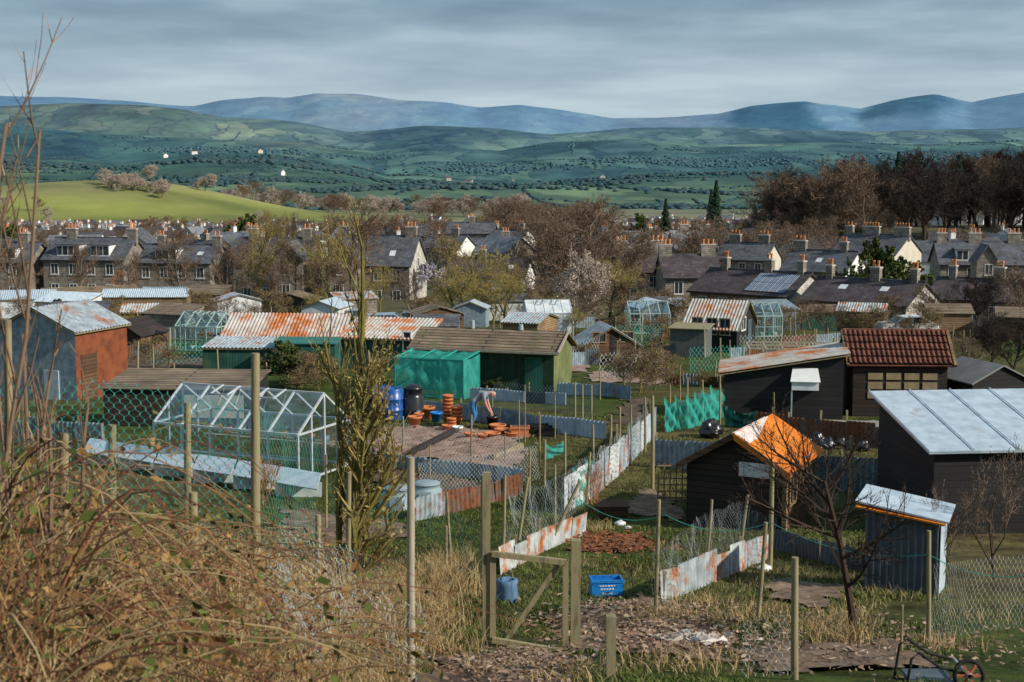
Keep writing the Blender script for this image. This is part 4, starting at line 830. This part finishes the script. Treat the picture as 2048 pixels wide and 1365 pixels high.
for i in range(7): e.bar(P+Vector((-.45+i*.15,0,0)),P+Vector((-.45+i*.15,0,.95)),.03,wood_tan)
for j in range(6): e.bar(P+Vector((-.47,-.02,.1+j*.16)),P+Vector((.47,-.02,.1+j*.16)),.03,wood_tan)
e.obj('trellis_panel')
# ---------------------------------------------------------------- soil beds
litter=M('leaf_litter',[(.07,.045,.03),(.18,.12,.08),(.28,.21,.16)],4,.95,.8)
drape('soil_bed',[(715,905),(775,858),(1045,868),(1050,915),(1040,945),(900,925)],soil_tan,.05,rough=.06)
drape('soil_bed',[(735,945),(860,955),(1045,985),(960,1010),(760,985)],soil_dk,.05,rough=.08)
drape('soil_path',[(1150,1215),(1300,1200),(1440,1270),(1460,1330),(1200,1300)],litter,.02,rough=.03)
drape('soil_path',[(870,1320),(1100,1310),(1150,1400),(850,1400)],soil_dk,.02,rough=.03)
drape('soil_bed',[(1165,1080),(1260,1075),(1260,1105),(1165,1105)],M('red_litter',[(.10,.04,.02),(.22,.09,.05)],4,.95,.8),.02,rough=.06)
drape('concrete_path',[(1560,842),(1860,845),(1850,860),(1580,862)],concrete,.03,rough=.0)
for q,m in [([(1180,745),(1330,748),(1335,770),(1180,765)],soil_tan),([(1300,690),(1360,690),(1370,715),(1310,715)],soil_dk),([(200,720),(420,712),(430,738),(190,745)],soil_dk),([(1360,1000),(1300,985),(1250,1020),(1340,1050)],litter),([(1060,730),(1170,728),(1180,745),(1050,748)],soil_tan),([(1500,735),(1690,725),(1690,745),(1500,760)],litter),([(940,690),(1150,700),(1140,715),(930,710)],soil_dk),([(560,1020),(800,1040),(820,1080),(600,1090)],litter),([(1560,1160),(1700,1180),(1640,1220),(1520,1200)],litter),([(1260,800),(1300,800),(1290,850),(1220,850)],soil_dk),([(1480,1300),(1800,1290),(1900,1340),(1500,1350)],litter)]:
    drape('soil_bed',q,m,.015,rough=.05)
mb=MB(); a=site(908,872); b_=site(815,920); mb.bar(a+Vector((0,0,.12)),b_+Vector((0,0,.12)),.12,wood_dark,.25); a=site(1042,900); b_=site(985,925); mb.bar(a+Vector((0,0,.1)),b_+Vector((0,0,.1)),.1,wood_post,.2)
mb.obj('timber_edging')
# ---------------------------------------------------------------- potting area
def pot(p,r,hh,mat=terra,name='plant_pot',tilt=0):
    mb=MB(); mb.lathe((0,0,0),[(0,.0),(r*.68,.0),(r*.92,hh*.82),(r*1.06,hh*.82),(r*1.08,hh),(r*.95,hh),(r*.9,hh*.8),(0,hh*.78)],mat,18); o=mb.obj(name,loc=p); o.rotation_euler=(tilt,0,0); return o
def stack(p,r,hh,n,mat=terra):
    mb=MB(); z=0
    for i in range(n):
        mb.lathe((R.uniform(-.01,.01),0,z),[(r*.68,0),(r*.92,hh*.8),(r*1.06,hh*.8),(r*1.08,hh),(r*.95,hh),(0,hh*.8)],mat,16); z+=hh*.42
    mb.obj('plant_pot_stack',loc=p)
stack(site(896,850),.17,.28,7); stack(site(914,855),.19,.3,4); stack(site(903,862),.15,.22,3)
for px,py,r,hh in [(830,858,.22,.40),(853,838,.28,.42),(893,866,.15,.24),(940,882,.17,.24),(985,878,.24,.2),(1004,872,.24,.22),(995,864,.26,.24),(1022,878,.2,.2),(838,843,.16,.28),(965,882,.16,.2)]: pot(site(px,py),r,hh)
pot(site(915,872),.17,.30,white_p,'bucket'); pot(site(873,845),.2,.34,blue_cr,'blue_bucket')
mb=MB(); p=site(1040,876); mb.M=Matrix.Translation(p); mb.box(-.27,.27,-.15,.15,0,.28,terra); mb.box(-.3,.3,-.18,.18,.28,.35,terra); mb.box(-.24,.24,-.12,.12,.35,.354,soil_dk); mb.M=None; mb.obj('rectangular_planter')
mb=MB(); p=site(1080,872)
for i in range(5):
    mb.M=Matrix.Translation(p+Vector((R.uniform(-.4,.3),R.uniform(-.2,.3),i*.06)))@Matrix.Rotation(R.uniform(-.3,.3),4,'Z'); mb.box(-.3,.3,-.2,.2,0,.05,black_pl); mb.box(-.3,.3,-.22,-.2,.05,.12,black_pl); mb.box(-.3,.3,.2,.22,.05,.12,black_pl)
mb.M=None; mb.obj('seed_trays')
def barrel(p,r,hh,mat,name='blue_barrel'):
    mb=MB(); mb.lathe((0,0,0),[(0,0),(r*.88,0),(r*.95,hh*.06),(r,hh*.3),(r*1.04,hh*.31),(r*1.04,hh*.34),(r,hh*.35),(r,hh*.65),(r*1.04,hh*.66),(r*1.04,hh*.69),(r,hh*.7),(r*.95,hh*.95),(r*.9,hh),(r*.85,hh),(r*.83,hh*.97),(0,hh*.97)],mat,24)
    mb.lathe((r*.4,0,hh*.97),[(.05,0),(.05,.04),(0,.04)],black_pl,10); mb.obj(name,loc=p)
barrel(site(785,840),.36,1.08,blue_pl); barrel(site(764,836)+Vector((0,.3,0)),.32,1.05,blue_pl); barrel(site(738,838)+Vector((0,.3,0)),.3,1.0,black_pl,'black_barrel'); barrel(site(1487,696,60),.3,.95,blue_cr)
def compost(p,r,hh,mat,name='compost_bin'):
    mb=MB(); mb.lathe((0,0,0),[(r,0),(r*.98,hh*.3),(r*.9,hh*.31),(r*.88,hh*.6),(r*.8,hh*.61),(r*.74,hh*.84),(r*.8,hh*.85),(r*.8,hh*.9),(r*.45,hh*.97),(r*.15,hh),(0,hh)],mat,24); mb.box(-.15,.15,-r*1.0,-r*.9,.08,.35,mat); mb.obj(name,loc=p)
compost(site(826,838),.42,1.2,black_pl); compost(site(852,1005),.45,.55,grey_pl); compost(site(795,1015),.45,.55,grey_pl)
def bag(p,s,name='bin_bag'):
    bpy.ops.mesh.primitive_ico_sphere_add(subdivisions=4,radius=s,location=p+Vector((0,0,s*.6))); o=bpy.context.object; o.name=name; o.data.name=name; rs=R.uniform(0,50)
    co=np.empty(len(o.data.vertices)*3); o.data.vertices.foreach_get('co',co); co=co.reshape(-1,3)
    k=1+.18*fb(co[:,0]+rs,co[:,1]+co[:,2],s*.4,1)+.07*np.abs(fb(co[:,1]+rs,co[:,2],s*.15,2)); co*=k[:,None]; co[:,2]*=.75; top=co[:,2]>s*.5; co[top,2]+=s*.25*(co[top,2]-s*.5)/s*3
    o.data.vertices.foreach_set('co',co.ravel()); o.data.materials.append(black_pl); o.data.polygons.foreach_set('use_smooth',np.ones(len(o.data.polygons),bool)); return o
bag(site(1420,875),.34)
for px,py in [(1525,888),(1548,884),(1570,892),(1590,886),(1612,894),(1635,890),(1655,897),(1680,893),(1700,900),(1600,897),(1560,896),(1725,903),(1640,902)]: bag(site(px,py),R.uniform(.15,.25))
mb=MB(); p=site(1212,1192); mb.M=Matrix.Translation(p)@Matrix.Rotation(.1,4,'Z'); w_,d_,h_=.25,.15,.29
for x0,x1,y0,y1 in ((-w_,w_,-d_,-d_+.02),(-w_,w_,d_-.02,d_),(-w_,-w_+.02,-d_+.02,d_-.02),(w_-.02,w_,-d_+.02,d_-.02)): mb.box(x0,x1,y0,y1,0,h_,blue_cr)
mb.box(-w_+.02,w_-.02,-d_+.02,d_-.02,0,.02,blue_cr); mb.box(-w_-.015,w_+.015,-d_-.015,-d_-.001,h_-.04,h_,blue_cr)
for j,(zz,k) in enumerate([(.19,6),(.14,5),(.07,4)]):
    for i in range(k): mb.box(-.13+i*.045+j*.02,-.10+i*.045+j*.02,-d_-.004,-d_-.0005,zz,zz+.022,white_p)
mb.M=None; mb.obj('blue_crate')
mb=MB(); p=site(1014,1208); mb.lathe(p,[(0,0),(.15,0),(.17,.12),(.15,.28),(.17,.36),(.12,.38),(.10,.33),(0,.3)],M('blue_sack',[(.06,.14,.26),(.14,.24,.38)],6,.7,.4),10); mb.path([p+Vector((-.1,0,.36)),p+Vector((-.06,0,.47)),p+Vector((.05,0,.47)),p+Vector((.1,0,.36))],.01,black_pl,5); mb.obj('blue_bag')
mb=MB(); p=site(1838,915); mb.M=Matrix.Translation(p); mb.box(-.18,.18,-.12,.12,0,.3,white_p); mb.box(-.1,.1,-.04,.04,.3,.36,white_p); mb.M=None; mb.obj('white_canister')
mb=MB(); p=site(1225,1035); mb.M=Matrix.Translation(p); mb.box(-.35,.35,-.2,.2,0,.28,wood_brown); mb.slab([(-.4,-.25,.3),(.4,-.25,.3),(.4,.25,.36),(-.4,.25,.36)],.03,wood_brown); mb.M=None; mb.obj('wooden_box')
def rock(p,s,mat,name):
    bpy.ops.mesh.primitive_ico_sphere_add(subdivisions=3,radius=s,location=p+Vector((0,0,s*.3))); o=bpy.context.object; o.name=name; co=np.empty(len(o.data.vertices)*3); o.data.vertices.foreach_get('co',co); co=co.reshape(-1,3); co*=(1+.25*fb(co[:,0]+p.x,co[:,1]+co[:,2],s*.5,3))[:,None]; co[:,2]*=.6; o.data.vertices.foreach_set('co',co.ravel()); o.data.materials.append(mat)
rock(site(1240,1052),.13,dirtyw,'white_stone'); rock(site(1528,1142),.13,dirtyw,'white_stone'); rock(site(1255,1058),.08,dirtyw,'white_stone')
def scatter(name,pxr,pyr,n,size,mat,zs=.05,seed=0):
    rs=np.random.RandomState(seed); c=site((pxr[0]+pxr[1])/2,(pyr[0]+pyr[1])/2); a=site(pxr[0],pyr[1]); b_=site(pxr[1],pyr[0])
    X=rs.normal(c.x,abs(b_.x-a.x)/4,n); Y=rs.normal(c.y,abs(b_.y-a.y)/4,n); Z=H(X,Y)+.04+rs.rand(n)*zs
    P=np.stack([X,Y,Z],1); u=rs.normal(size=P.shape)*size; v=rs.normal(size=P.shape)*size; u[:,2]*=.4; v[:,2]*=.4
    return bulk(name,np.stack([P-u,P+v,P+u,P-v],1).reshape(-1,3),np.arange(n*4).reshape(-1,4),[mat])
scatter('wood_chippings',(1150,1420),(1210,1300),6000,.025,chips,.05,1); scatter('torn_plastic_sheeting',(1330,1440),(1280,1300),200,.045,M('torn_plastic',[(.36,.31,.27),(.60,.54,.50)],1,.6,island=1),.07,2)
scatter('dead_leaves',(900,1150),(1300,1365),3000,.02,chips,.03,3); scatter('dead_leaves',(1160,1300),(1070,1110),1500,.035,M('red_leaves',[(.14,.05,.02),(.28,.11,.05)],1,.9,island=1),.05,4); scatter('dead_leaves',(1300,1900),(1220,1340),3500,.018,chips,.03,6)
scatter('soil_clods',(740,1030),(865,930),2200,.035,M('soil_clod',[(.14,.09,.07),(.34,.24,.19)],1,.95,island=1),.03,5)
mb=MB(); c=up(1938,1352,12.6)
mb.path([c+Vector((math.cos(t)*.13,math.sin(t)*.04,math.sin(t)*.13)) for t in np.linspace(0,6.283,25)],.022,tyre,8,cap=False)
for k in range(6):
    t=k*math.pi/3; mb.bar(c,c+Vector((math.cos(t)*.115,0,math.sin(t)*.115)),.022,M('red_hub',[(.30,.07,.04),(.45,.14,.08)],3))
mb.path([c+Vector((0,-.04,0)),c+Vector((0,.04,0))],.03,grey_wire,8)
pl=[c+Vector((-.02,.05,0)),c+Vector((-.25,.05,.06)),c+Vector((-.45,.05,.2)),c+Vector((-.52,.05,.14)),c+Vector((-.55,.05,-.1)),c+Vector((-.58,.05,-.35))]; mb.path(pl,.014,tyre,8); mb.path([p+Vector((0,.4,0)) for p in pl],.014,tyre,8)
mb.path([c+Vector((0,.05,0)),c+Vector((0,.45,0))],.014,grey_wire,8); mb.box(c.x-.5,c.x-.1,c.y+.06,c.y+.44,c.z-.12,c.z-.09,galv_d); mb.obj('wheelbarrow')
def car(px,Y,yaw,mat):
    p=pos(px,Y); e=empty('parked_car',p,yaw); b=MB()
    side=[(-2.1,.35),(-2.08,.75),(-1.9,.95),(-1.1,1.02),(-.5,1.42),(.9,1.45),(1.6,1.05),(2.0,.95),(2.1,.6),(2.08,.35)]
    def ring(y,ins): return [(x*(1-ins*.04),y*(1-(.16 if z>1.1 else 0)),z) for x,z in side]
    rings=[ring(-.84,1),ring(-.8,0),ring(.8,0),ring(.84,1)]; n=len(side); vs=sum(rings,[]); fs=[]
    for r in range(3):
        for i in range(n): fs.append((r*n+i,r*n+(i+1)%n,(r+1)*n+(i+1)%n,(r+1)*n+i))
    b.add(vs,fs,mat); b.poly(ring(-.84,1),mat); b.poly(ring(.84,1)[::-1],mat)
    for s in (-1,1):
        y=s*.87; yt=s*.76
        b.poly([(-.95,y,1.0),(-.48,yt,1.36),(.1,yt,1.38),(.1,y,1.0)],glassd); b.poly([(.18,y,1.0),(.18,yt,1.38),(.85,yt,1.38),(1.4,y,1.03)],glassd)
    b.poly([(-1.10,-.7,1.06),(-1.10,.7,1.06),(-.56,.6,1.43),(-.56,-.6,1.43)],glassd); b.poly([(1.60,-.7,1.10),(1.60,.7,1.10),(.98,.6,1.47),(.98,-.6,1.47)],glassd)
    b.obj('body',e); w=MB()
    for x in (-1.3,1.3):
        for s in (-1,1): w.M=Matrix.Translation((x,s*.78,.33))@Matrix.Rotation(math.pi/2,4,'X'); w.lathe((0,0,-.1),[(0,0),(.2,0),(.32,.02),(.33,.1),(.32,.18),(.2,.2),(0,.2)],tyre,18); w.lathe((0,0,-.11),[(0,0),(.18,.0),(.19,.22),(0,.22)],alu,12)
    w.M=None; w.obj('wheels',e)
car(765,104,.1,carpaint); car(820,108,.0,carpaint); car(700,112,.2,carpaint); car(1812,100,.1,white_p)
# ---------------------------------------------------------------- person
def person(P,yaw):
    V=[];E=[];Rd=[];seg=[]
    def v(p,r): V.append(p); Rd.append(r); return len(V)-1
    def ch(start,pts,lab):
        c=start
        for p,r in pts:
            n=v(p,r); E.append((c,n)); seg.append((c,n,lab)); c=n
        return c
    pel=v((0,0,.86),.15)
    mid=ch(pel,[((.10,0,.99),.14)],'shirt'); chest=ch(mid,[((.26,0,1.12),.16),((.38,0,1.16),.135)],'shirt')
    nk=ch(chest,[((.50,0,1.17),.058)],'skin'); hd=ch(nk,[((.575,0,1.165),.085),((.66,0,1.14),.098),((.73,0,1.11),.07)],'skin')
    for s in (-1,1):
        sh=ch(chest,[((.37,s*.13,1.12),.09)],'shirt'); sh=ch(sh,[((.38,s*.19,1.06),.065),((.41,s*.205,.93),.056)],'shirt')
        el=ch(sh,[((.44,s*.2,.82),.045)],'skin'); wr=ch(el,[((.50,s*.14,.68),.038),((.57,s*.09,.57),.028)],'skin'); pm=ch(wr,[((.60,s*.075,.50),.03)],'skin')
        hp=ch(pel,[((-.02,s*.09,.80),.115)],'jean'); kn=ch(hp,[((.01,s*.10,.63),.096),((.05,s*.11,.46),.072)],'jean'); an=ch(kn,[((-.01,s*.11,.28),.065),((-.07,s*.11,.10),.05)],'jean')
        ch(an,[((-.05,s*.11,.045),.045),((.08,s*.12,.035),.04),((.14,s*.12,.03),.028)],'shoe')
    me=bpy.data.meshes.new('body'); me.from_pydata(V,E,[]); o=bpy.data.objects.new('body_tmp',me); sc.collection.objects.link(o)
    o.modifiers.new('s','SKIN'); sd=me.skin_vertices[0].data
    for i,r in enumerate(Rd): sd[i].radius=(r,r)
    sd[0].use_root=True; m2=o.modifiers.new('b','SUBSURF'); m2.levels=2; m2.render_levels=2
    dg=bpy.context.evaluated_depsgraph_get(); m=bpy.data.meshes.new_from_object(o.evaluated_get(dg)); bpy.data.objects.remove(o)
    mats=dict(shirt=M('grey_tshirt',[(.19,.22,.25),(.27,.30,.33)],8,.9,.2),jean=M('blue_denim',[(.03,.13,.30),(.06,.20,.42)],10,.9,.2),skin=M('skin',[(.52,.25,.18),(.62,.33,.25)],6,.6),shoe=M('brown_boot',[(.04,.025,.02),(.08,.05,.04)],6,.6),hair=M('grey_hair',[(.35,.32,.30),(.5,.46,.42)],20,.9))
    keys=list(mats); m.materials.clear()
    for k in keys: m.materials.append(mats[k])
    VA=[Vector(x) for x in V]; cnt={}
    for f in m.polygons:
        c=f.center; best=9;lab='shirt'
        for a,b_,l in seg:
            A_,B_=VA[a],VA[b_]; ab=B_-A_; t=max(0,min(1,(c-A_).dot(ab)/ab.length_squared)); dd=(c-(A_+ab*t)).length-(Rd[a]*(1-t)+Rd[b_]*t)
            if dd<best: best=dd;lab=l
        if lab=='shirt' and c.x<.08 and c.z<.93: lab='jean'
        if lab=='skin' and c.x>.54 and c.z>1.15 and c.x<.63 : lab='hair'
        f.material_index=keys.index(lab); f.use_smooth=True; cnt[lab]=cnt.get(lab,0)+1
    print('person',cnt)
    e=empty('man_gardening',P,yaw); bo=bpy.data.objects.new('body',m); sc.collection.objects.link(bo); bo.parent=e
    x=MB(); sk=mats['skin']
    x.path([(.70,0,1.06),(.72,0,1.02),(.705,0,1.035)],[.014,.018,.01],sk,6)
    for s in (-1,1):
        x.path([(.63,s*.088,1.13),(.635,s*.105,1.12),(.65,s*.1,1.10)],[.012,.02,.012],sk,6); x.lathe((.725,s*.032,1.045),[(0,.0),(.009,.004),(.009,.012),(0,.016)],black_pl,8)
        b0=Vector((.60,s*.075,.50))
        for k in range(4):
            o_=Vector((.022-.015*k,.006*k*s,-.01)); l=[.075,.085,.08,.062][k]; x.path([b0+o_,b0+o_+Vector((.008,0,-l*.5)),b0+o_+Vector((-.004,-s*.012,-l*.8)),b0+o_+Vector((-.018,-s*.018,-l))],[.0095,.009,.008,.006],sk,6)
        x.path([b0+Vector((.01,-s*.02,.02)),b0+Vector((.03,-s*.04,-.01)),b0+Vector((.02,-s*.045,-.045))],[.011,.01,.008],sk,6)
    x.box(.665,.675,-.02,.02,1.045,1.05,terra); x.obj('face_and_fingers',e)
pp_=site(947,858); person(pp_,-.15)
pt=Matrix.Rotation(-.15,4,'Z')@Vector((.62,0,.0)); pot(pp_+pt,.2,.44,black_pl,'black_tub')
# ---------------------------------------------------------------- foreground vegetation
def blades(name,X,Y,hh,w,mat,lean=.35,seed=0,base=0):
    rs=np.random.RandomState(seed); n=len(X); Z=H(X,Y)+base; B=np.stack([X,Y,Z-.02],1); a=rs.uniform(0,6.28,n); ln=rs.normal(0,lean,(n,2)); T=B+np.stack([ln[:,0]*hh,ln[:,1]*hh,hh],1); Mi=(B+T)/2+np.stack([-ln[:,0]*hh*.18,-ln[:,1]*hh*.18,hh*.12],1)
    o=np.stack([np.cos(a),np.sin(a),0*a],1)*(w*.5)[:,None] if hasattr(w,'__len__') else np.stack([np.cos(a),np.sin(a),0*a],1)*w*.5
    V=np.stack([B-o,B+o,Mi+o*.8,Mi-o*.8,T+o*.2,T-o*.2],1).reshape(-1,3); i=np.arange(n)[:,None]*6; Fc=np.concatenate([i+np.array([0,1,2,3]),i+np.array([3,2,4,5])],1).reshape(-1,4); return bulk(name,V,Fc,[mat])
rs=np.random.RandomState(1)
n=120000; Y=12+38*rs.rand(n)**1.5; X=(rs.rand(n)*1.1-.35)*Y*.42; keep=np.ones(n,bool)
for S_ in SOILS: keep&=~inpoly(X,Y,S_)
dens=fb(X,Y,2.2,8); keep&=dens>-.7; X,Y=X[keep],Y[keep]; blades('grass',X,Y,rs.uniform(.03,.085,len(X))*(1+.7*(fb(X,Y,1.5,2)>0.6)),.012+.0004*Y,grassm,.5,2)
n=26000; Y=12+34*rs.rand(n)**1.4; X=(rs.rand(n)*1.1-.45)*Y*.42; k=fb(X,Y,1.1,12)>.55; X,Y=X[k],Y[k]; blades('dry_grass',X,Y,rs.uniform(.05,.17,len(X)),.011,strawm,.6,3)
tx=[];ty=[];th=[]
for px,py,n_,s_,hh in [(880,1190,900,.28,.6),(850,1240,700,.3,.5),(900,1140,500,.25,.45),(830,1290,600,.35,.4),(1340,1240,260,.25,.25),(1290,1250,200,.25,.25),(1480,1250,300,.3,.25),(1640,1270,300,.25,.3),(1680,1290,250,.22,.35),(1700,1250,200,.2,.3),(1540,1230,150,.2,.25),(1880,1300,150,.3,.25),(1960,1240,120,.3,.25),(1180,1060,200,.25,.3),(700,1220,700,.5,.45),(600,1200,600,.5,.45),(1770,1195,150,.3,.2),(1420,1215,300,.4,.25),(1000,1250,80,.2,.2),(1420,1345,120,.3,.25),(1330,1320,120,.3,.25)]:
    p=site(px,py); tx.append(rs.normal(p.x,s_,n_)); ty.append(rs.normal(p.y,s_,n_)); th.append(rs.uniform(.4,1,n_)*hh)
X=np.concatenate(tx);Y=np.concatenate(ty); blades('straw_tufts',X,Y,np.concatenate(th),.010,strawm,.5,4)
n=24000; Y=5.5+18*rs.rand(n); X=-Y*.40+rs.rand(n)*(Y*.40-.9); blades('rough_dry_grass',X,Y,rs.uniform(.12,.42,n),.008,strawm,.6,5)
def brambles(name,n,seed,region,hr,lr=(.8,2.0),rad=.0045,leaf=6):
    rr=random.Random(seed); VV=[];FF=[];LV=[];off=0
    for i in range(n):
        x,y=region(rr); z=h(x,y); L=rr.uniform(*lr); hh=rr.uniform(*hr); a=rr.uniform(0,6.28); k=12; pts=[]
        jx=jy=jz=0
        for j in range(k+1):
            t=j/k; jx+=rr.gauss(0,.018); jy+=rr.gauss(0,.018); jz+=rr.gauss(0,.018)
            pts.append((x+math.cos(a)*L*t+jx,y+math.sin(a)*L*t*.8+jy,z+hh*4*t*(1-t)*(1-.25*t)+hh*.35*t+jz))
        P=np.array(pts); r=rad*rr.uniform(.5,1.7); d=np.gradient(P,axis=0); d/=np.linalg.norm(d,axis=1)[:,None]; u=np.cross(d,(.3,.2,.93)); u/=np.linalg.norm(u,axis=1)[:,None]+1e-9; w=np.cross(d,u)
        rg=np.linspace(1,.45,k+1)[:,None]*r; ring=np.stack([P+u*rg,P-u*rg*.5+w*rg*.87,P-u*rg*.5-w*rg*.87],1).reshape(-1,3); VV.append(ring)
        for j in range(k):
            for q in range(3): FF.append((off+j*3+q,off+j*3+(q+1)%3,off+(j+1)*3+(q+1)%3,off+(j+1)*3+q))
        off+=(k+1)*3
        for j in range(int(leaf*rr.random()*2)): LV.append(P[rr.randint(1,k)])
    e=empty(name); bulk('stems',np.concatenate(VV),np.array(FF),[bramst],parent=e)
    if LV:
        L=np.array(LV)+np.random.RandomState(seed).normal(0,.03,(len(LV),3)); r2=np.random.RandomState(seed+1); u=r2.normal(size=L.shape)*.016; v_=r2.normal(size=L.shape)*.016; bulk('leaves',np.stack([L-u,L+v_,L+u,L-v_],1).reshape(-1,3),np.arange(len(L)*4).reshape(-1,4),[bramlf],parent=e)
def regA(rr): y=rr.uniform(5.5,12.5); return (-y*.40+rr.random()**1.3*(y*.40-1.3),y)
def regB(rr): y=rr.uniform(6,12); return (-y*.42+rr.random()*y*.09,y)
def regC(rr): y=rr.uniform(12,22); return (-y*.40+rr.random()*(y*.40-2.4),y)
brambles('bramble_thicket',620,1,regA,(.15,.50),rad=.005); brambles('bramble_hedge',250,2,regB,(.4,1.05),leaf=8); brambles('bramble_patch',260,3,regC,(.15,.5),leaf=6)
# central sapling
me=tree_data(51,6.0,(14,5),ratio=(.24,.5),ang=(.5,.6),upb=.22,r0=.045,tw=.006,trunk=.1,wob=.05,mats=(bark_m,bark_y),leaf=1,leafmat=bark_y,leafs=.010)
p=site(702,1185); plant('sapling',me,p,10,yaw=0)
me=tree_data(52,5.5,(14,5),ratio=(.26,.5),ang=(.5,.6),upb=.22,r0=.04,tw=.006,trunk=.1,wob=.05,mats=(bark_m,bark_y),leaf=1,leafmat=bark_y,leafs=.010,lean=(.06,0)); plant('sapling',me,p+Vector((.15,.1,0)),10,yaw=1)
me=tree_data(53,3.7,(22,9,5),ratio=(.38,.5,.5),ang=(.75,.7,.6),upb=.20,r0=.085,tw=.006,trunk=.08,wob=.08,mats=(bark_m,bark_y),leaf=1,leafmat=bark_y,leafs=.014); plant('sapling',me,p+Vector((-.03,.0,0)),10,yaw=2)
me=tree_data(54,4.5,(14,6),ratio=(.3,.5),ang=(.5,.6),upb=.22,r0=.04,tw=.006,trunk=.1,wob=.06,mats=(bark_m,bark_y)); plant('sapling',me,p+Vector((-.15,.1,0)),10,yaw=3)
for k,(px,Y,hh) in enumerate([(-20,8.5,3.9),(20,9.0,3.1),(60,9.5,2.4),(-60,8,3.8),(150,10,1.9),(100,11,2.0),(30,10.5,2.6),(75,8.5,1.7)]):
    me=tree_data(60+k,hh,(7,4),ratio=(.34,.5),ang=(.4,.6),upb=.16,r0=.02,tw=.004,trunk=.15,wob=.06,mats=(bark_b,bramst),lean=(.12,0)); plant('hedge_shoot',me,pos(px,Y),10,yaw=R.uniform(-.4,.4))
me=tree_data(71,2.9,(10,9,6,3),ratio=(.66,.55,.5,.5),ang=(.95,.8,.7,.7),upb=.12,r0=.055,tw=.004,trunk=.35,wob=.08,mats=(bark_r,bark_r)); plant('fruit_tree',me,site(1705,1268),10,yaw=2.0)
me=tree_data(72,2.2,(8,7,5,3),ratio=(.75,.55,.5,.5),ang=(.9,.8,.7,.7),upb=.14,r0=.025,tw=.005,trunk=.1,wob=.12,mats=(bark_r,bark_b)); plant('bare_shrub',me,site(1990,1160),10); plant('bare_shrub',me,site(1885,1180),8,yaw=2)
me=tree_data(73,1.3,(12,8,5),ratio=(.7,.5,.5),ang=(.8,.7,.7),upb=.2,r0=.02,tw=.005,trunk=.03,wob=.1,mats=(bark_o,bark_o)); plant('currant_bush',me,site(1190,1030),10); plant('currant_bush',me,site(525,1010),11)
# ---------------------------------------------------------------- world, sun, camera
SD=Vector((.80,-.36,.52)).normalized(); el=math.asin(SD.z); az=math.atan2(SD.x,SD.y)
wd=bpy.data.worlds.new('World'); sc.world=wd; wd.use_nodes=True; nt=wd.node_tree; bgn=nt.nodes['Background']
sky=nt.nodes.new('ShaderNodeTexSky'); sky.sky_type='NISHITA'; sky.sun_disc=False; sky.sun_elevation=el; sky.sun_rotation=az
tc=nt.nodes.new('ShaderNodeTexCoord'); sx=nt.nodes.new('ShaderNodeSeparateXYZ'); nt.links.new(tc.outputs['Generated'],sx.inputs[0])
def math_(op,a,b_):
    m=nt.nodes.new('ShaderNodeMath'); m.operation=op
    for i,v in enumerate((a,b_)):
        if hasattr(v,'links'): nt.links.new(v,m.inputs[i])
        else: m.inputs[i].default_value=v
    return m.outputs[0]
zz=math_('ADD',math_('MAXIMUM',sx.outputs[2],0),.08); cx=math_('DIVIDE',sx.outputs[0],zz); cy=math_('DIVIDE',sx.outputs[1],zz)
cb=nt.nodes.new('ShaderNodeCombineXYZ'); nt.links.new(cx,cb.inputs[0]); nt.links.new(cy,cb.inputs[1])
nz=nt.nodes.new('ShaderNodeTexNoise'); nz.inputs['Scale'].default_value=.8; nz.inputs['Detail'].default_value=8; nz.inputs['Roughness'].default_value=.52; nt.links.new(cb.outputs[0],nz.inputs['Vector'])
rc=ramp(nt,[(1.35,2.3,3.2),(2.2,3.4,4.4),(3.7,5.0,5.9)],.36,.64); nt.links.new(nz.outputs[0],rc.inputs[0])
mr=nt.nodes.new('ShaderNodeMapRange'); mr.inputs[1].default_value=.03; mr.inputs[2].default_value=.12; nt.links.new(sx.outputs[2],mr.inputs[0])
rl_=ramp(nt,[(4.3,5.6,6.6),(5.8,7.0,7.8)],.35,.62); nt.links.new(nz.outputs[0],rl_.inputs[0])
low=mixc(nt,rl_.outputs[0],rc.outputs[0],mr.outputs[0])
fin=mixc(nt,sky.outputs[0],low,.88)
nt.links.new(fin,bgn.inputs['Color']); bgn.inputs['Strength'].default_value=.10
sl=bpy.data.lights.new('sun','SUN'); sl.energy=4.8; sl.angle=math.radians(.8); sl.color=(1,.91,.78); so=bpy.data.objects.new('sun',sl); sc.collection.objects.link(so); so.rotation_euler=SD.to_track_quat('Z','Y').to_euler()
cam=bpy.data.cameras.new('camera'); co=bpy.data.objects.new('camera',cam); sc.collection.objects.link(co); cam.lens=50; cam.sensor_width=36; cam.clip_end=60000; cam.clip_start=.1; co.rotation_euler=(math.pi/2-A,0,0); sc.camera=co
cam.dof.use_dof=True; cam.dof.focus_distance=48; cam.dof.aperture_fstop=4.5
print('faces',sum(len(m.polygons) for m in bpy.data.meshes))
